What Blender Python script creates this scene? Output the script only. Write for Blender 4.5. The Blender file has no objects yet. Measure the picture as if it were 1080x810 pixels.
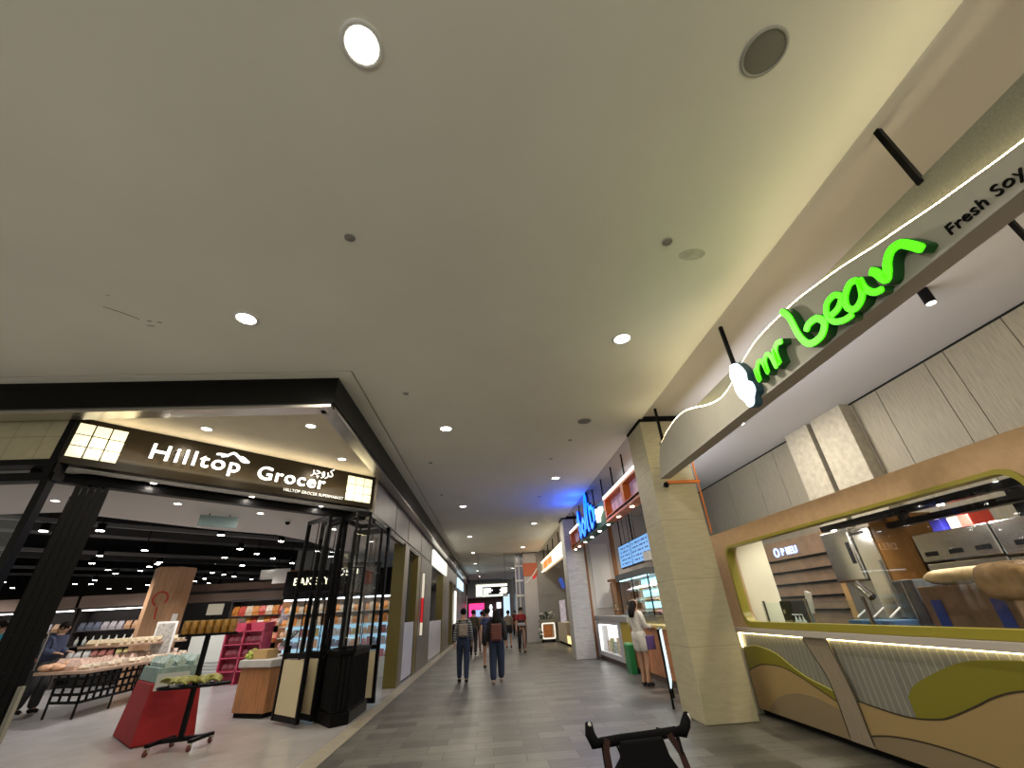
import bpy, bmesh, math, random
from mathutils import Vector, Matrix
random.seed(7)
PI = math.pi
SC = bpy.context.scene
COL = SC.collection

# ------------------------------------------------------------------ camera, world, exposure
def set_camera():
    f, p, y, r = 430.0, math.radians(29.24816646), math.radians(4.09618025), math.radians(-3.11772317)
    base = Matrix(((1, 0, 0), (0, 0, -1), (0, 1, 0)))
    P = Matrix(((1, 0, 0), (0, math.cos(p), math.sin(p)), (0, -math.sin(p), math.cos(p))))
    W = Matrix(((math.cos(y), -math.sin(y), 0), (math.sin(y), math.cos(y), 0), (0, 0, 1)))
    Q = Matrix(((math.cos(r), -math.sin(r), 0), (math.sin(r), math.cos(r), 0), (0, 0, 1)))
    M = Q @ P @ base @ W                       # rows: right, down, forward in the place
    right, down, fwd = M[0], M[1], M[2]
    R = Matrix((right, -down, -fwd)).transposed()
    cd = bpy.data.cameras.new('camera'); co = bpy.data.objects.new('camera', cd); COL.objects.link(co)
    cd.sensor_width = 36.0; cd.lens = 36.0*f/1080.0; cd.clip_start = .05; cd.clip_end = 300
    co.matrix_world = Matrix.Translation((0, 0, 1.5)) @ R.to_4x4()
    SC.camera = co
set_camera()
SC.view_settings.view_transform = 'Standard'
SC.view_settings.look = 'None'
SC.view_settings.gamma = 1.0
SC.view_settings.use_curve_mapping = False
SC.view_settings.exposure = 0.15
WORLD_COL, WORLD_STR = (.84, .81, .68), .88      # added ambient fill, enters at the open end behind the camera
DOWNLIGHT_W = 46.0
w = bpy.data.worlds.new('world'); SC.world = w; w.use_nodes = True
w.node_tree.nodes['Background'].inputs[0].default_value = (*WORLD_COL, 1)
w.node_tree.nodes['Background'].inputs[1].default_value = WORLD_STR
SC.cycles.max_bounces = 7; SC.cycles.diffuse_bounces = 4; SC.cycles.glossy_bounces = 3
SC.cycles.transmission_bounces = 6; SC.cycles.transparent_max_bounces = 12
SC.cycles.sample_clamp_indirect = 4.0
SC.cycles.use_denoising = True
SC.cycles.caustics_reflective = False; SC.cycles.caustics_refractive = False

# ------------------------------------------------------------------ materials
MATS = {}
def mat(name, col, rough=.6, metal=0.0, emit=None, estr=0.0, var=0.0, vscale=8.0, stretch=(1, 1, 1), bump=0.0, alpha=1.0, spec=.5):
    if name in MATS: return MATS[name]
    m = bpy.data.materials.new(name); m.use_nodes = True
    nt = m.node_tree; b = nt.nodes['Principled BSDF']
    b.inputs['Base Color'].default_value = (*col, 1); b.inputs['Roughness'].default_value = rough
    b.inputs['Metallic'].default_value = metal; b.inputs['Alpha'].default_value = alpha
    b.inputs['Specular IOR Level'].default_value = spec
    if emit:
        b.inputs['Emission Color'].default_value = (*emit, 1); b.inputs['Emission Strength'].default_value = estr
    if var or bump:
        tc = nt.nodes.new('ShaderNodeTexCoord'); mp = nt.nodes.new('ShaderNodeMapping'); mp.inputs['Scale'].default_value = stretch
        nz = nt.nodes.new('ShaderNodeTexNoise'); nz.inputs['Scale'].default_value = vscale; nz.inputs['Detail'].default_value = 5
        nt.links.new(tc.outputs['Object'], mp.inputs[0]); nt.links.new(mp.outputs[0], nz.inputs['Vector'])
        if var:
            rp = nt.nodes.new('ShaderNodeValToRGB')
            rp.color_ramp.elements[0].position = .3; rp.color_ramp.elements[1].position = .7
            rp.color_ramp.elements[0].color = (*[c*(1-var) for c in col], 1)
            rp.color_ramp.elements[1].color = (*[min(1, c*(1+var)) for c in col], 1)
            nt.links.new(nz.outputs['Fac'], rp.inputs[0]); nt.links.new(rp.outputs[0], b.inputs['Base Color'])
        if bump:
            bp = nt.nodes.new('ShaderNodeBump'); bp.inputs['Strength'].default_value = bump; bp.inputs['Distance'].default_value = .01
            nt.links.new(nz.outputs['Fac'], bp.inputs['Height']); nt.links.new(bp.outputs[0], b.inputs['Normal'])
    MATS[name] = m; return m
def tile_mat(name, c1, c2, mortar, bw, rh, ms=.004, rough=.35, axes='xy', offset=.5, grain=.12, gs=6.0, gstretch=(1, 3, 1), spec=.5):
    m = bpy.data.materials.new(name); m.use_nodes = True; nt = m.node_tree; b = nt.nodes['Principled BSDF']
    tc = nt.nodes.new('ShaderNodeTexCoord'); sp = nt.nodes.new('ShaderNodeSeparateXYZ'); cb = nt.nodes.new('ShaderNodeCombineXYZ')
    nt.links.new(tc.outputs['Object'], sp.inputs[0])
    nt.links.new(sp.outputs['xyz'.index(axes[0])], cb.inputs[0]); nt.links.new(sp.outputs['xyz'.index(axes[1])], cb.inputs[1])
    br = nt.nodes.new('ShaderNodeTexBrick'); br.offset = offset; br.inputs['Scale'].default_value = 1
    br.inputs['Brick Width'].default_value = bw; br.inputs['Row Height'].default_value = rh; br.inputs['Mortar Size'].default_value = ms
    br.inputs['Mortar Smooth'].default_value = .1; br.inputs['Bias'].default_value = 0
    br.inputs['Color1'].default_value = (*c1, 1); br.inputs['Color2'].default_value = (*c2, 1); br.inputs['Mortar'].default_value = (*mortar, 1)
    nt.links.new(cb.outputs[0], br.inputs['Vector'])
    mp = nt.nodes.new('ShaderNodeMapping'); mp.inputs['Scale'].default_value = gstretch; nt.links.new(tc.outputs['Object'], mp.inputs[0])
    nz = nt.nodes.new('ShaderNodeTexNoise'); nz.inputs['Scale'].default_value = gs; nz.inputs['Detail'].default_value = 6; nz.inputs['Roughness'].default_value = .65
    nt.links.new(mp.outputs[0], nz.inputs['Vector'])
    mr = nt.nodes.new('ShaderNodeMapRange'); mr.inputs[1].default_value = .3; mr.inputs[2].default_value = .7
    mr.inputs[3].default_value = 1-grain; mr.inputs[4].default_value = 1+grain; nt.links.new(nz.outputs['Fac'], mr.inputs[0])
    mx = nt.nodes.new('ShaderNodeMix'); mx.data_type = 'RGBA'; mx.blend_type = 'MULTIPLY'; mx.inputs[0].default_value = 1
    nt.links.new(br.outputs['Color'], mx.inputs[6]); nt.links.new(mr.outputs[0], mx.inputs[7]); nt.links.new(mx.outputs[2], b.inputs['Base Color'])
    b.inputs['Roughness'].default_value = rough; b.inputs['Specular IOR Level'].default_value = spec
    MATS[name] = m; return m
def glass_mat(name, col=(1, 1, 1), alpha=.12, rough=.02):
    m = bpy.data.materials.new(name); m.use_nodes = True; nt = m.node_tree; nt.nodes.clear()
    o = nt.nodes.new('ShaderNodeOutputMaterial'); t = nt.nodes.new('ShaderNodeBsdfTransparent'); t.inputs[0].default_value = (*col, 1)
    g = nt.nodes.new('ShaderNodeBsdfGlossy'); g.inputs['Roughness'].default_value = rough
    mx = nt.nodes.new('ShaderNodeMixShader'); fr = nt.nodes.new('ShaderNodeLayerWeight'); fr.inputs[0].default_value = .5
    pw = nt.nodes.new('ShaderNodeMath'); pw.operation = 'POWER'; pw.inputs[1].default_value = 5
    ad = nt.nodes.new('ShaderNodeMath'); ad.operation = 'MULTIPLY_ADD'; ad.inputs[1].default_value = .3; ad.inputs[2].default_value = alpha*.2; ad.use_clamp = True
    nt.links.new(fr.outputs['Facing'], pw.inputs[0]); nt.links.new(pw.outputs[0], ad.inputs[0]); nt.links.new(ad.outputs[0], mx.inputs[0]); nt.links.new(t.outputs[0], mx.inputs[1]); nt.links.new(g.outputs[0], mx.inputs[2])
    nt.links.new(mx.outputs[0], o.inputs[0]); MATS[name] = m; return m
def emis(name, col, s):
    return mat(name, tuple(min(.8, c) for c in col), .5, emit=col, estr=s)

FLOOR = tile_mat('floor_stone', (.122, .120, .107), (.050, .049, .045), (.026, .026, .023), .62, .31, .006, .42, 'xy', .37, .28, 3.2, (1, 4.5, 1))
SHOPFLOOR = tile_mat('shop_floor_tile', (.33, .315, .315), (.30, .29, .285), (.22, .215, .21), .8, .8, .003, .22, 'xy', .0, .1, 1.5, (1, 1, 1))
TRAV = tile_mat('travertine', (.46, .425, .29), (.43, .395, .265), (.28, .25, .165), 2.0, .92, .004, .55, 'xz', .0, .11, 5.0, (.7, .7, 4))
GREYST = tile_mat('grey_stone', (.42, .41, .39), (.38, .37, .35), (.24, .23, .22), 2.0, .92, .004, .55, 'xz', .0, .22, 5.0, (.7, .7, 7))
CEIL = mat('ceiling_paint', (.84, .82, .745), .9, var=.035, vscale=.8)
CEIL2 = mat('ceiling_paint_side', (.54, .515, .51), .9)  # cooler and darker than the main ceiling
CREAM = mat('cream_border_stone', (.26, .235, .185), .45, var=.12, vscale=6)
BLACK = mat('black_metal', (.004, .004, .0045), .36, spec=.09)
BLACKM = mat('black_matt', (.012, .012, .0125), .85, spec=.06)
BLGLOSS = mat('black_gloss_fascia', (.005, .0048, .004), .22, spec=.12)
SILVER = mat('brushed_silver', (.55, .52, .48), .28, 1.0, var=.15, vscale=20, stretch=(1, 40, 40))
STEEL = mat('stainless_steel', (.50, .49, .46), .22, 1.0, var=.12, vscale=3)
STEEL2 = mat('dull_steel', (.36, .36, .35), .35, 1.0)
WHITE = mat('white_paint', (.75, .74, .72), .6)
OFFW = mat('offwhite_plaster', (.62, .59, .54), .85, var=.06, vscale=1.5)
WALLWOOD = mat('pale_timber_panel', (.235, .205, .145), .6, var=.16, vscale=5, stretch=(1, 9, .7))
STONEP = mat('pilaster_stone', (.37, .33, .25), .7, var=.15, vscale=9)
PEACH = mat('peach_laminate', (.50, .33, .19), .45, var=.07, vscale=14)
YELTRIM = mat('yellow_green_trim', (.31, .27, .03), .4)
WOOD = mat('warm_wood', (.33, .15, .06), .5, var=.28, vscale=4, stretch=(6, 6, .6))
WOODL = mat('light_wood', (.42, .24, .13), .5, var=.2, vscale=4, stretch=(7, 7, .5))
WOODT = mat('table_wood', (.36, .24, .17), .5, var=.2, vscale=5)
OLIVE = mat('olive_metal', (.115, .09, .018), .4)
GREYCL = mat('grey_brown_cladding', (.145, .13, .115), .45, var=.12, vscale=3)
CREAMP = mat('cream_panel', (.50, .43, .27), .5)
BEIGEP = tile_mat('beige_tile_header', (.42, .37, .24), (.39, .345, .225), (.27, .235, .15), .42, .5, .006, .5, 'xz', .0, .1)
GLASS = glass_mat('clear_glass', alpha=.14)
GLASSD = glass_mat('display_glass', (.93, .98, .97), alpha=.10)
LAMP = emis('lamp_white', (1.0, .93, .78), 22)
LAMPS = emis('spot_white', (1.0, .95, .88), 30)
LED = emis('led_warm', (1.0, .80, .40), 12)
LEDW = emis('led_wave', (1.0, .82, .46), 20)
LEDY = emis('led_yellow', (1.0, .84, .45), 7)
SIGNW = emis('sign_white', (1.0, .98, .92), 1.7)
PANW = emis('lightbox_cream', (1.0, .89, .60), .80)
GREENL = emis('green_letter_light', (.085, 1.0, .004), 1.05)
GREEND = mat('green_letter_side', (.01, .12, .02), .4)
BLUEL = emis('blue_letter_light', (.004, .14, 1.0), 2.6)
BLUED = mat('blue_letter_side', (.005, .03, .25), .4)
RED = mat('red_cloth', (.22, .004, .006), .85, var=.12, vscale=4)
DGREEN = mat('dark_green_board', (.03, .10, .06), .6)
ORANGE = mat('orange_laminate', (.62, .17, .02), .5, var=.08, vscale=5)
BLUEW = emis('cool_case_light', (.55, .9, 1.0), 2.2)
COOL = emis('cold_case_blue', (.45, .75, 1.0), .55)
PINK = emis('pink_screen', (1.0, .04, .22), 1.6)
SKIN = mat('skin', (.42, .24, .16), .6)
HAIRM = mat('black_hair', (.010, .008, .007), .6, spec=.1)

# ------------------------------------------------------------------ mesh builder
class MB:
    def __init__(s): s.v = []; s.f = []; s.sm = []; s.mi = []; s.cur = 0
    def _add(s, vs, fs, smooth=False):
        n = len(s.v); s.v += [tuple(x) for x in vs]
        for f in fs: s.f.append(tuple(i+n for i in f)); s.sm.append(smooth); s.mi.append(s.cur)
        return s
    def box(s, x0, x1, y0, y1, z0, z1):
        vs = [(x, y, z) for z in (z0, z1) for y in (y0, y1) for x in (x0, x1)]
        return s._add(vs, [(0, 2, 3, 1), (4, 5, 7, 6), (0, 1, 5, 4), (2, 6, 7, 3), (0, 4, 6, 2), (1, 3, 7, 5)])
    def obox(s, c, d, rz=0):
        ca, sa = math.cos(rz), math.sin(rz); vs = []
        for z in (-1, 1):
            for y in (-1, 1):
                for x in (-1, 1):
                    X, Y = x*d[0]/2, y*d[1]/2; vs.append((c[0]+X*ca-Y*sa, c[1]+X*sa+Y*ca, c[2]+z*d[2]/2))
        return s._add(vs, [(0, 2, 3, 1), (4, 5, 7, 6), (0, 1, 5, 4), (2, 6, 7, 3), (0, 4, 6, 2), (1, 3, 7, 5)])
    def prism(s, poly, z0, z1):
        n = len(poly); a = sum(poly[i][0]*poly[(i+1) % n][1]-poly[(i+1) % n][0]*poly[i][1] for i in range(n))
        if a < 0: poly = poly[::-1]
        vs = [(x, y, z0) for x, y in poly]+[(x, y, z1) for x, y in poly]
        return s._add(vs, [tuple(range(n))[::-1], tuple(range(n, 2*n))]+[(i, (i+1) % n, n+(i+1) % n, n+i) for i in range(n)])
    def prismx(s, poly, x0, x1):
        """poly in (y,z) extruded along x"""
        n = len(poly); a = sum(poly[i][0]*poly[(i+1) % n][1]-poly[(i+1) % n][0]*poly[i][1] for i in range(n))
        if a < 0: poly = poly[::-1]
        if x0 > x1: x0, x1 = x1, x0
        vs = [(x0, y, z) for y, z in poly]+[(x1, y, z) for y, z in poly]
        return s._add(vs, [tuple(range(n))[::-1], tuple(range(n, 2*n))]+[(i, (i+1) % n, n+(i+1) % n, n+i) for i in range(n)])
    def bar(s, p, q, w, t=None, up=(0, 0, 1)):
        t = t or w; p, q = Vector(p), Vector(q); d = (q-p).normalized(); u = Vector(up)
        if abs(d.dot(u)) > .95: u = Vector((0, 1, 0))
        a = d.cross(u).normalized(); b = a.cross(d).normalized()
        vs = [e+a*i*w/2+b*j*t/2 for e in (p, q) for i, j in ((-1, -1), (1, -1), (1, 1), (-1, 1))]
        return s._add(vs, [(3, 2, 1, 0), (4, 5, 6, 7), (0, 1, 5, 4), (1, 2, 6, 5), (2, 3, 7, 6), (3, 0, 4, 7)])
    def cyl(s, p, q, r0, r1=None, n=16, caps=True):
        r1 = r0 if r1 is None else r1; p, q = Vector(p), Vector(q); d = (q-p).normalized()
        u = Vector((0, 0, 1)) if abs(d.z) < .9 else Vector((1, 0, 0))
        a = u.cross(d).normalized(); b = d.cross(a)
        vs = [p+(a*math.cos(2*PI*i/n)+b*math.sin(2*PI*i/n))*r0 for i in range(n)]+[q+(a*math.cos(2*PI*i/n)+b*math.sin(2*PI*i/n))*r1 for i in range(n)]
        s._add(vs, [(i, (i+1) % n, n+(i+1) % n, n+i) for i in range(n)], True)
        if caps: s._add(vs[:n], [tuple(range(n))[::-1]]); s._add(vs[n:], [tuple(range(n))])
        return s
    def tube(s, pts, r, n=8):
        rs = r if isinstance(r, (list, tuple)) else [r]*len(pts); P = [Vector(p) for p in pts]; rings = []
        for i, p in enumerate(P):
            d = (P[min(i+1, len(P)-1)]-P[max(i-1, 0)]).normalized(); u = Vector((0, 0, 1)) if abs(d.z) < .9 else Vector((0, 1, 0))
            a = u.cross(d).normalized(); b = d.cross(a); rings.append([p+(a*math.cos(2*PI*k/n)+b*math.sin(2*PI*k/n))*rs[i] for k in range(n)])
        vs = [v for r_ in rings for v in r_]; m = len(P)
        fs = [(i*n+k, i*n+(k+1) % n, (i+1)*n+(k+1) % n, (i+1)*n+k) for i in range(m-1) for k in range(n)]
        s._add(vs, fs, True); s._add(rings[0], [tuple(range(n))[::-1]]); s._add(rings[-1], [tuple(range(n))]); return s
    def lathe(s, prof, c=(0, 0, 0), n=20, sx=1, sy=1):
        vs = [(c[0]+r*math.cos(2*PI*k/n)*sx, c[1]+r*math.sin(2*PI*k/n)*sy, c[2]+z) for r, z in prof for k in range(n)]; m = len(prof)
        fs = [(i*n+k, i*n+(k+1) % n, (i+1)*n+(k+1) % n, (i+1)*n+k) for i in range(m-1) for k in range(n)]
        return s._add(vs, fs, True)
    def ball(s, c, rx, ry, rz, n=12, m=8):
        return s.lathe([(math.sin(PI*i/m)*1.0, -math.cos(PI*i/m)) for i in range(m+1)], (0, 0, 0), n)._fix(c, rx, ry, rz, n*(m+1))
    def _fix(s, c, rx, ry, rz, k):
        for i in range(len(s.v)-k, len(s.v)):
            x, y, z = s.v[i]; s.v[i] = (c[0]+x*rx, c[1]+y*ry, c[2]+z*rz)
        return s
    def ring(s, outer, inner, mapf, d0, d1):
        """flat frame between two closed loops of equal length, given as 2-D points; mapf(u,v,d)->xyz"""
        n = len(outer); vs = [mapf(*p, d) for d in (d0, d1) for L in (outer, inner) for p in L]; fs = []
        for i in range(n):
            j = (i+1) % n; o0, i0, o1, i1 = 0, n, 2*n, 3*n
            fs += [(o0+i, o0+j, i0+j, i0+i), (o1+i, i1+i, i1+j, o1+j), (o0+i, o1+i, o1+j, o0+j), (i0+i, i0+j, i1+j, i1+i)]
        return s._add(vs, fs)
    def pillow(s, c, rx, ry, rz, e=.55, n=28, m=12):
        q = lambda v: math.copysign(abs(v)**e, v); vs = []
        for i in range(m+1):
            t = -PI/2+PI*i/m
            for k in range(n): a = 2*PI*k/n; vs.append((c[0]+rx*q(math.cos(a))*math.cos(t)**.5, c[1]+ry*q(math.sin(a))*abs(math.cos(t))**.5, c[2]+rz*math.sin(t)+.10*rz*math.sin(5*a+i)))
        return s._add(vs, [(i*n+k, i*n+(k+1) % n, (i+1)*n+(k+1) % n, (i+1)*n+k) for i in range(m) for k in range(n)], True)
    def rot(s, c, rz, k0=0):
        ca, sa = math.cos(rz), math.sin(rz)
        for i in range(k0, len(s.v)):
            x, y, z = s.v[i]; x -= c[0]; y -= c[1]; s.v[i] = (c[0]+x*ca-y*sa, c[1]+x*sa+y*ca, z)
        return s
    def build(s, name, mats, parent=None, bevel=0, label=None):
        me = bpy.data.meshes.new(name); off = Vector((0, 0, 0))
        if parent is not None:
            off = parent_loc(parent)
        me.from_pydata([(x-off.x, y-off.y, z-off.z) for x, y, z in s.v], [], s.f)
        for m in (mats if isinstance(mats, (list, tuple)) else [mats]): me.materials.append(m)
        me.polygons.foreach_set('use_smooth', s.sm); me.polygons.foreach_set('material_index', s.mi); me.update()
        b = bmesh.new(); b.from_mesh(me); bmesh.ops.recalc_face_normals(b, faces=b.faces); b.to_mesh(me); b.free()
        o = bpy.data.objects.new(name, me); COL.objects.link(o); o.parent = parent
        if bevel:
            md = o.modifiers.new('bevel', 'BEVEL'); md.width = bevel; md.segments = 2; md.limit_method = 'ANGLE'; md.angle_limit = .7
        if label: o['label'] = label
        return o
def parent_loc(o):
    v = Vector((0, 0, 0))
    while o is not None: v += o.location; o = o.parent
    return v
def tag(o, label, cat, group=None, kind=None):
    o['label'] = label; o['category'] = cat
    if group: o['group'] = group
    if kind: o['kind'] = kind
    return o
def thing(name, label, cat, loc=(0, 0, 0), group=None):
    o = bpy.data.objects.new(name, None); COL.objects.link(o); o.location = loc; o.empty_display_size = .1
    return tag(o, label, cat, group)
def struct(o, label=None):
    o['kind'] = 'structure'
    if label: o['label'] = label
    return o
def dup(root, loc, rz=0.0, label=None, scale=None):
    def cp(o, par):
        c = o.copy(); COL.objects.link(c); c.parent = par
        for ch in o.children: cp(ch, c)
        return c
    r = cp(root, None); r.location = loc; r.rotation_euler = (0, 0, rz)
    if scale: r.scale = scale
    if label: r['label'] = label
    return r
FONT = bpy.data.fonts.load('<builtin>') if False else None
def text(body, name, material, O, u, v, size, depth, parent=None, align='LEFT', bold=0.0, shear=0.0, sx=1.0, space=1.06):
    c = bpy.data.curves.new(name, 'FONT'); c.body = body; c.size = size; c.extrude = depth/2; c.offset = bold; c.align_x = align; c.shear = shear; c.space_character = space
    t = bpy.data.objects.new('t', c); COL.objects.link(t); bpy.context.view_layer.update()
    me = bpy.data.meshes.new_from_object(t.evaluated_get(bpy.context.evaluated_depsgraph_get())); bpy.data.objects.remove(t); me.name = name
    O, u, v = Vector(O), Vector(u).normalized(), Vector(v).normalized(); n = u.cross(v); off = parent_loc(parent) if parent else Vector((0, 0, 0))
    for q in me.vertices: q.co = O+u*(q.co.x*sx)+v*q.co.y+n*(q.co.z+depth/2)-off
    me.materials.clear(); me.materials.append(material)
    o = bpy.data.objects.new(name, me); COL.objects.link(o); o.parent = parent; return o
def smooth_pts(P, k=6):
    out = []
    for i in range(len(P)-1):
        a, b, c, d = P[max(i-1, 0)], P[i], P[i+1], P[min(i+2, len(P)-1)]
        for j in range(k):
            t = j/k; out.append(tuple(.5*((2*b[m])+(-a[m]+c[m])*t+(2*a[m]-5*b[m]+4*c[m]-d[m])*t*t+(-a[m]+3*b[m]-3*c[m]+d[m])*t**3) for m in range(len(b))))
    out.append(tuple(P[-1])); return out
def ribbon(mb, pts, wd, mapf, d0, d1):
    """solid brush stroke through 2-D points"""
    P = [Vector(p[:2]) for p in smooth_pts(pts)]; n = len(P); L, R = [], []
    for i, p in enumerate(P):
        t = (P[min(i+1, n-1)]-P[max(i-1, 0)])
        t = t.normalized() if t.length > 1e-6 else Vector((1, 0)); nn = Vector((-t.y, t.x)); e = min(1, (min(i, n-1-i)+1.2)/3.0)**.5
        L.append(p+nn*wd/2*e); R.append(p-nn*wd/2*e)
    vs = [mapf(*q, d) for d in (d0, d1) for S in (L, R) for q in S]; fs = []
    for i in range(n-1):
        l0, r0, l1, r1 = i, n+i, 2*n+i, 3*n+i
        fs += [(l0, l0+1, r0+1, r0), (l1, r1, r1+1, l1+1), (l0, l1, l1+1, l0+1), (r0, r0+1, r1+1, r1)]
    fs += [(0, n, 3*n, 2*n), (n-1, 3*n-1, 4*n-1, 2*n-1)]
    mb._add(vs, fs); return mb
def rrect(u0, u1, v0, v1, r, k=6):
    out = []
    for cx, cy, a0 in ((u1-r, v1-r, 0), (u0+r, v1-r, 90), (u0+r, v0+r, 180), (u1-r, v0+r, 270)):
        for i in range(k+1):
            a = math.radians(a0+90*i/k); out.append((cx+r*math.cos(a), cy+r*math.sin(a)))
    return out
def light(name, kind, loc, power, col, size=.15, rot=(0, 0, 0), shape='DISK', size_y=None, spot=None, parent=None):
    l = bpy.data.lights.new(name, kind); l.energy = power; l.color = col
    if kind == 'AREA':
        l.shape = shape; l.size = size
        if size_y: l.size_y = size_y
    else: l.shadow_soft_size = size
    if kind == 'SPOT': l.spot_size = spot or 1.6; l.spot_blend = .7
    o = bpy.data.objects.new(name, l); COL.objects.link(o); o.parent = parent
    o.location = Vector(loc)-(parent_loc(parent) if parent else Vector((0, 0, 0))); o.rotation_euler = rot; return o

# ================================================================== THE SETTING
H = 4.66
def S(name, mb, m, bevel=0): return struct(mb.build(name, m, None, bevel))
S('floor', MB().box(-2.12, 7.2, -3, 60, -.1, 0), FLOOR)
S('trim_1', MB().box(-2.36, -2.12, -3, 60, -.1, .004), CREAM)
S('floor_shop', MB().box(-28, -2.36, -3, 60, -.1, 0), SHOPFLOOR)
# ceiling: main slab, border strip by the left soffit behind a fine shadow gap, step up along the right
mb = MB(); mb.box(-1.935, 3.0, -6, 60, H, H+.06); mb.box(-14, -1.935, -6, 5.15, H, H+.06)
mb.box(-2.30, -1.965, 5.18, 60, H, H+.06); mb.box(-14, -2.30, 5.18, 5.5, H, H+.06)
S('ceiling', mb, CEIL)
S('ceiling_gap', MB().box(-14, -1.9, -6, 60, H+.062, H+.10), BLACKM)
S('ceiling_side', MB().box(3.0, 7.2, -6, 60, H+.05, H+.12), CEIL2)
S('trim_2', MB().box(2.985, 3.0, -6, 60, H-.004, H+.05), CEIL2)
# right wall: tall timber panels with open seams, stone pilasters
seams = [-3.2, -1.6, -.3, .9, 2.1, 3.0, 4.09, 4.907, 5.225, 6.164, 6.72, 8.45, 9.3, 10.2, 11.55, 12.9, 14.1, 15.3, 17.2]
mb = MB(); mb.box(7.02, 7.2, -3.2, 17.2, 0, H+.05)
for a, b in zip(seams[:-1], seams[1:]): mb.box(6.995, 7.02, a+.006, b-.006, 0, H+.05)
S('wall_right', mb, WALLWOOD)
S('trim_3', MB().box(6.985, 7.02, -3, 17.2, H+.02, H+.05), BLACKM)
mb = MB()
mb.box(6.78, 6.995, 7.72, 8.44, 0, H+.05); mb.box(6.78, 6.995, 6.78, 7.60, 0, H+.05)
S('trim_4', mb, STONEP, .01)
S('trim_5', MB().box(6.90, 6.994, 7.60, 7.72, 0, H+.05), BLACKM)
# travertine pillars
def pillar(n, x0, x1, y0, y1, m):
    o = S('trim_%d' % n, MB().box(x0, x1, y0, y1, 0, H-.05), m, .012); o.name = 'trim_%d' % n; o['label'] = 'square stone-clad corridor pillar'
    c = MB().box(x0-.012, x1+.012, y0-.012, y1+.012, H-.05, H+.05); S('trim_%d' % (n+20), c, BLACKM)
pillar(6, 2.95, 3.73, 7.13, 7.93, TRAV)
pillar(7, 2.87, 3.57, 16.5, 17.3, GREYST)
# the cross wall behind the second kiosk and the walls beyond
S('wall_back', MB().box(3.57, 7.1, 17.0, 17.15, 0, H+.05), OFFW)
mb = MB(); mb.box(3.9, 4.6, 16.955, 17.0, 1.5, 3.7); S('trim_8', mb, WHITE)
mb = MB(); mb.box(4.75, 4.9, 16.93, 17.0, 0, 4.5); mb.box(3.6, 3.75, 16.95, 17, 0, 4.5); S('trim_9', mb, WOOD)
S('wall_right_far', MB().box(5.0, 5.15, 17.15, 26.7, 0, H+.05), OFFW)
GREYW = mat('grey_far_wall', (.30, .29, .29), .7, var=.08, vscale=2)
mb = MB(); mb.box(2.75, 5.1, 26.6, 26.75, 0, H+.05); mb.box(2.85, 3.9, 26.57, 26.6, 2.3, 4.2)
S('wall_far_right', mb, GREYW)
pil3 = mat('pale_pillar', (.52, .51, .52), .5, var=.05, vscale=2)
pillar(10, 1.98, 2.76, 26.6, 27.3, pil3)
S('wall_right_end', MB().box(2.4, 2.6, 27.3, 48, 0, H), mat('far_glossy_wall', (.38, .40, .46), .25))
mb = MB(); mb.box(-2.5, 2.6, 48.6, 48.8, 0, H); S('wall_end', mb, GREYW)
S('trim_11', MB().box(-2.4, 1.25, 47.4, 48.6, 3.0, H), mat('far_bulkhead', (.30, .31, .34), .6))
# ------------------------------------------------------------------ left side: soffit, bulkhead, facade
zs, zb = 4.29, 3.37
mb = MB(); mb.box(-14, -2.19, 5.34, 5.50, 4.25, H); mb.box(-2.35, -2.19, 5.50, 60, 4.25, H)
S('trim_12', mb, BLGLOSS)
mb = MB()
mb.box(-14, -2.24, 5.37, 5.48, 4.20, 4.25); mb.box(-2.36, -2.22, 5.48, 60, 4.20, 4.25)
mb.box(-14, -2.3, 5.50, 5.66, 4.225, 4.26); mb.box(-2.46, -2.36, 5.50, 60, 4.225, 4.26)
S('trim_13', mb, SILVER)
S('trim_14', MB().prism([(-5.95, 5.72), (-5.95, 5.68), (-2.46, 5.68), (-2.46, 9.15), (-2.5, 9.15)], zs, zs+.05), mat('warm_soffit_plaster', (.74, .66, .50), .8, var=.08, vscale=1.5))
S('ceiling_soffit', MB().prism([(-14, 5.6), (-2.3, 5.6), (-2.3, 60), (-2.6, 60), (-2.6, 9.3), (-6.0, 5.9), (-14, 5.9)], zs+.05, zs+.09), BLACKM)
# bulkhead over the corridor shop fronts
mb = MB(); mb.box(-2.62, -2.47, 9.16, 18.75, zb, zs)
for y in (12.9, 16.0): pass
S('wall_left', mb, GREYCL)
mb = MB(); mb.box(-2.62, -2.47, 18.75, 60, zb, zs); S('wall_left_far', mb, GREYCL)
mb = MB()
for y in (11.35, 13.2, 15.9, 18.6): mb.box(-2.475, -2.462, y-.006, y+.006, zb, zs)
mb.box(-2.50, -2.44, 9.2, 18.8, zb-.05, zb+.03); mb.box(-2.49, -2.45, 9.2, 18.8, zb+.10, zb+.13)
S('trim_15', mb, BLACK)
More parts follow.
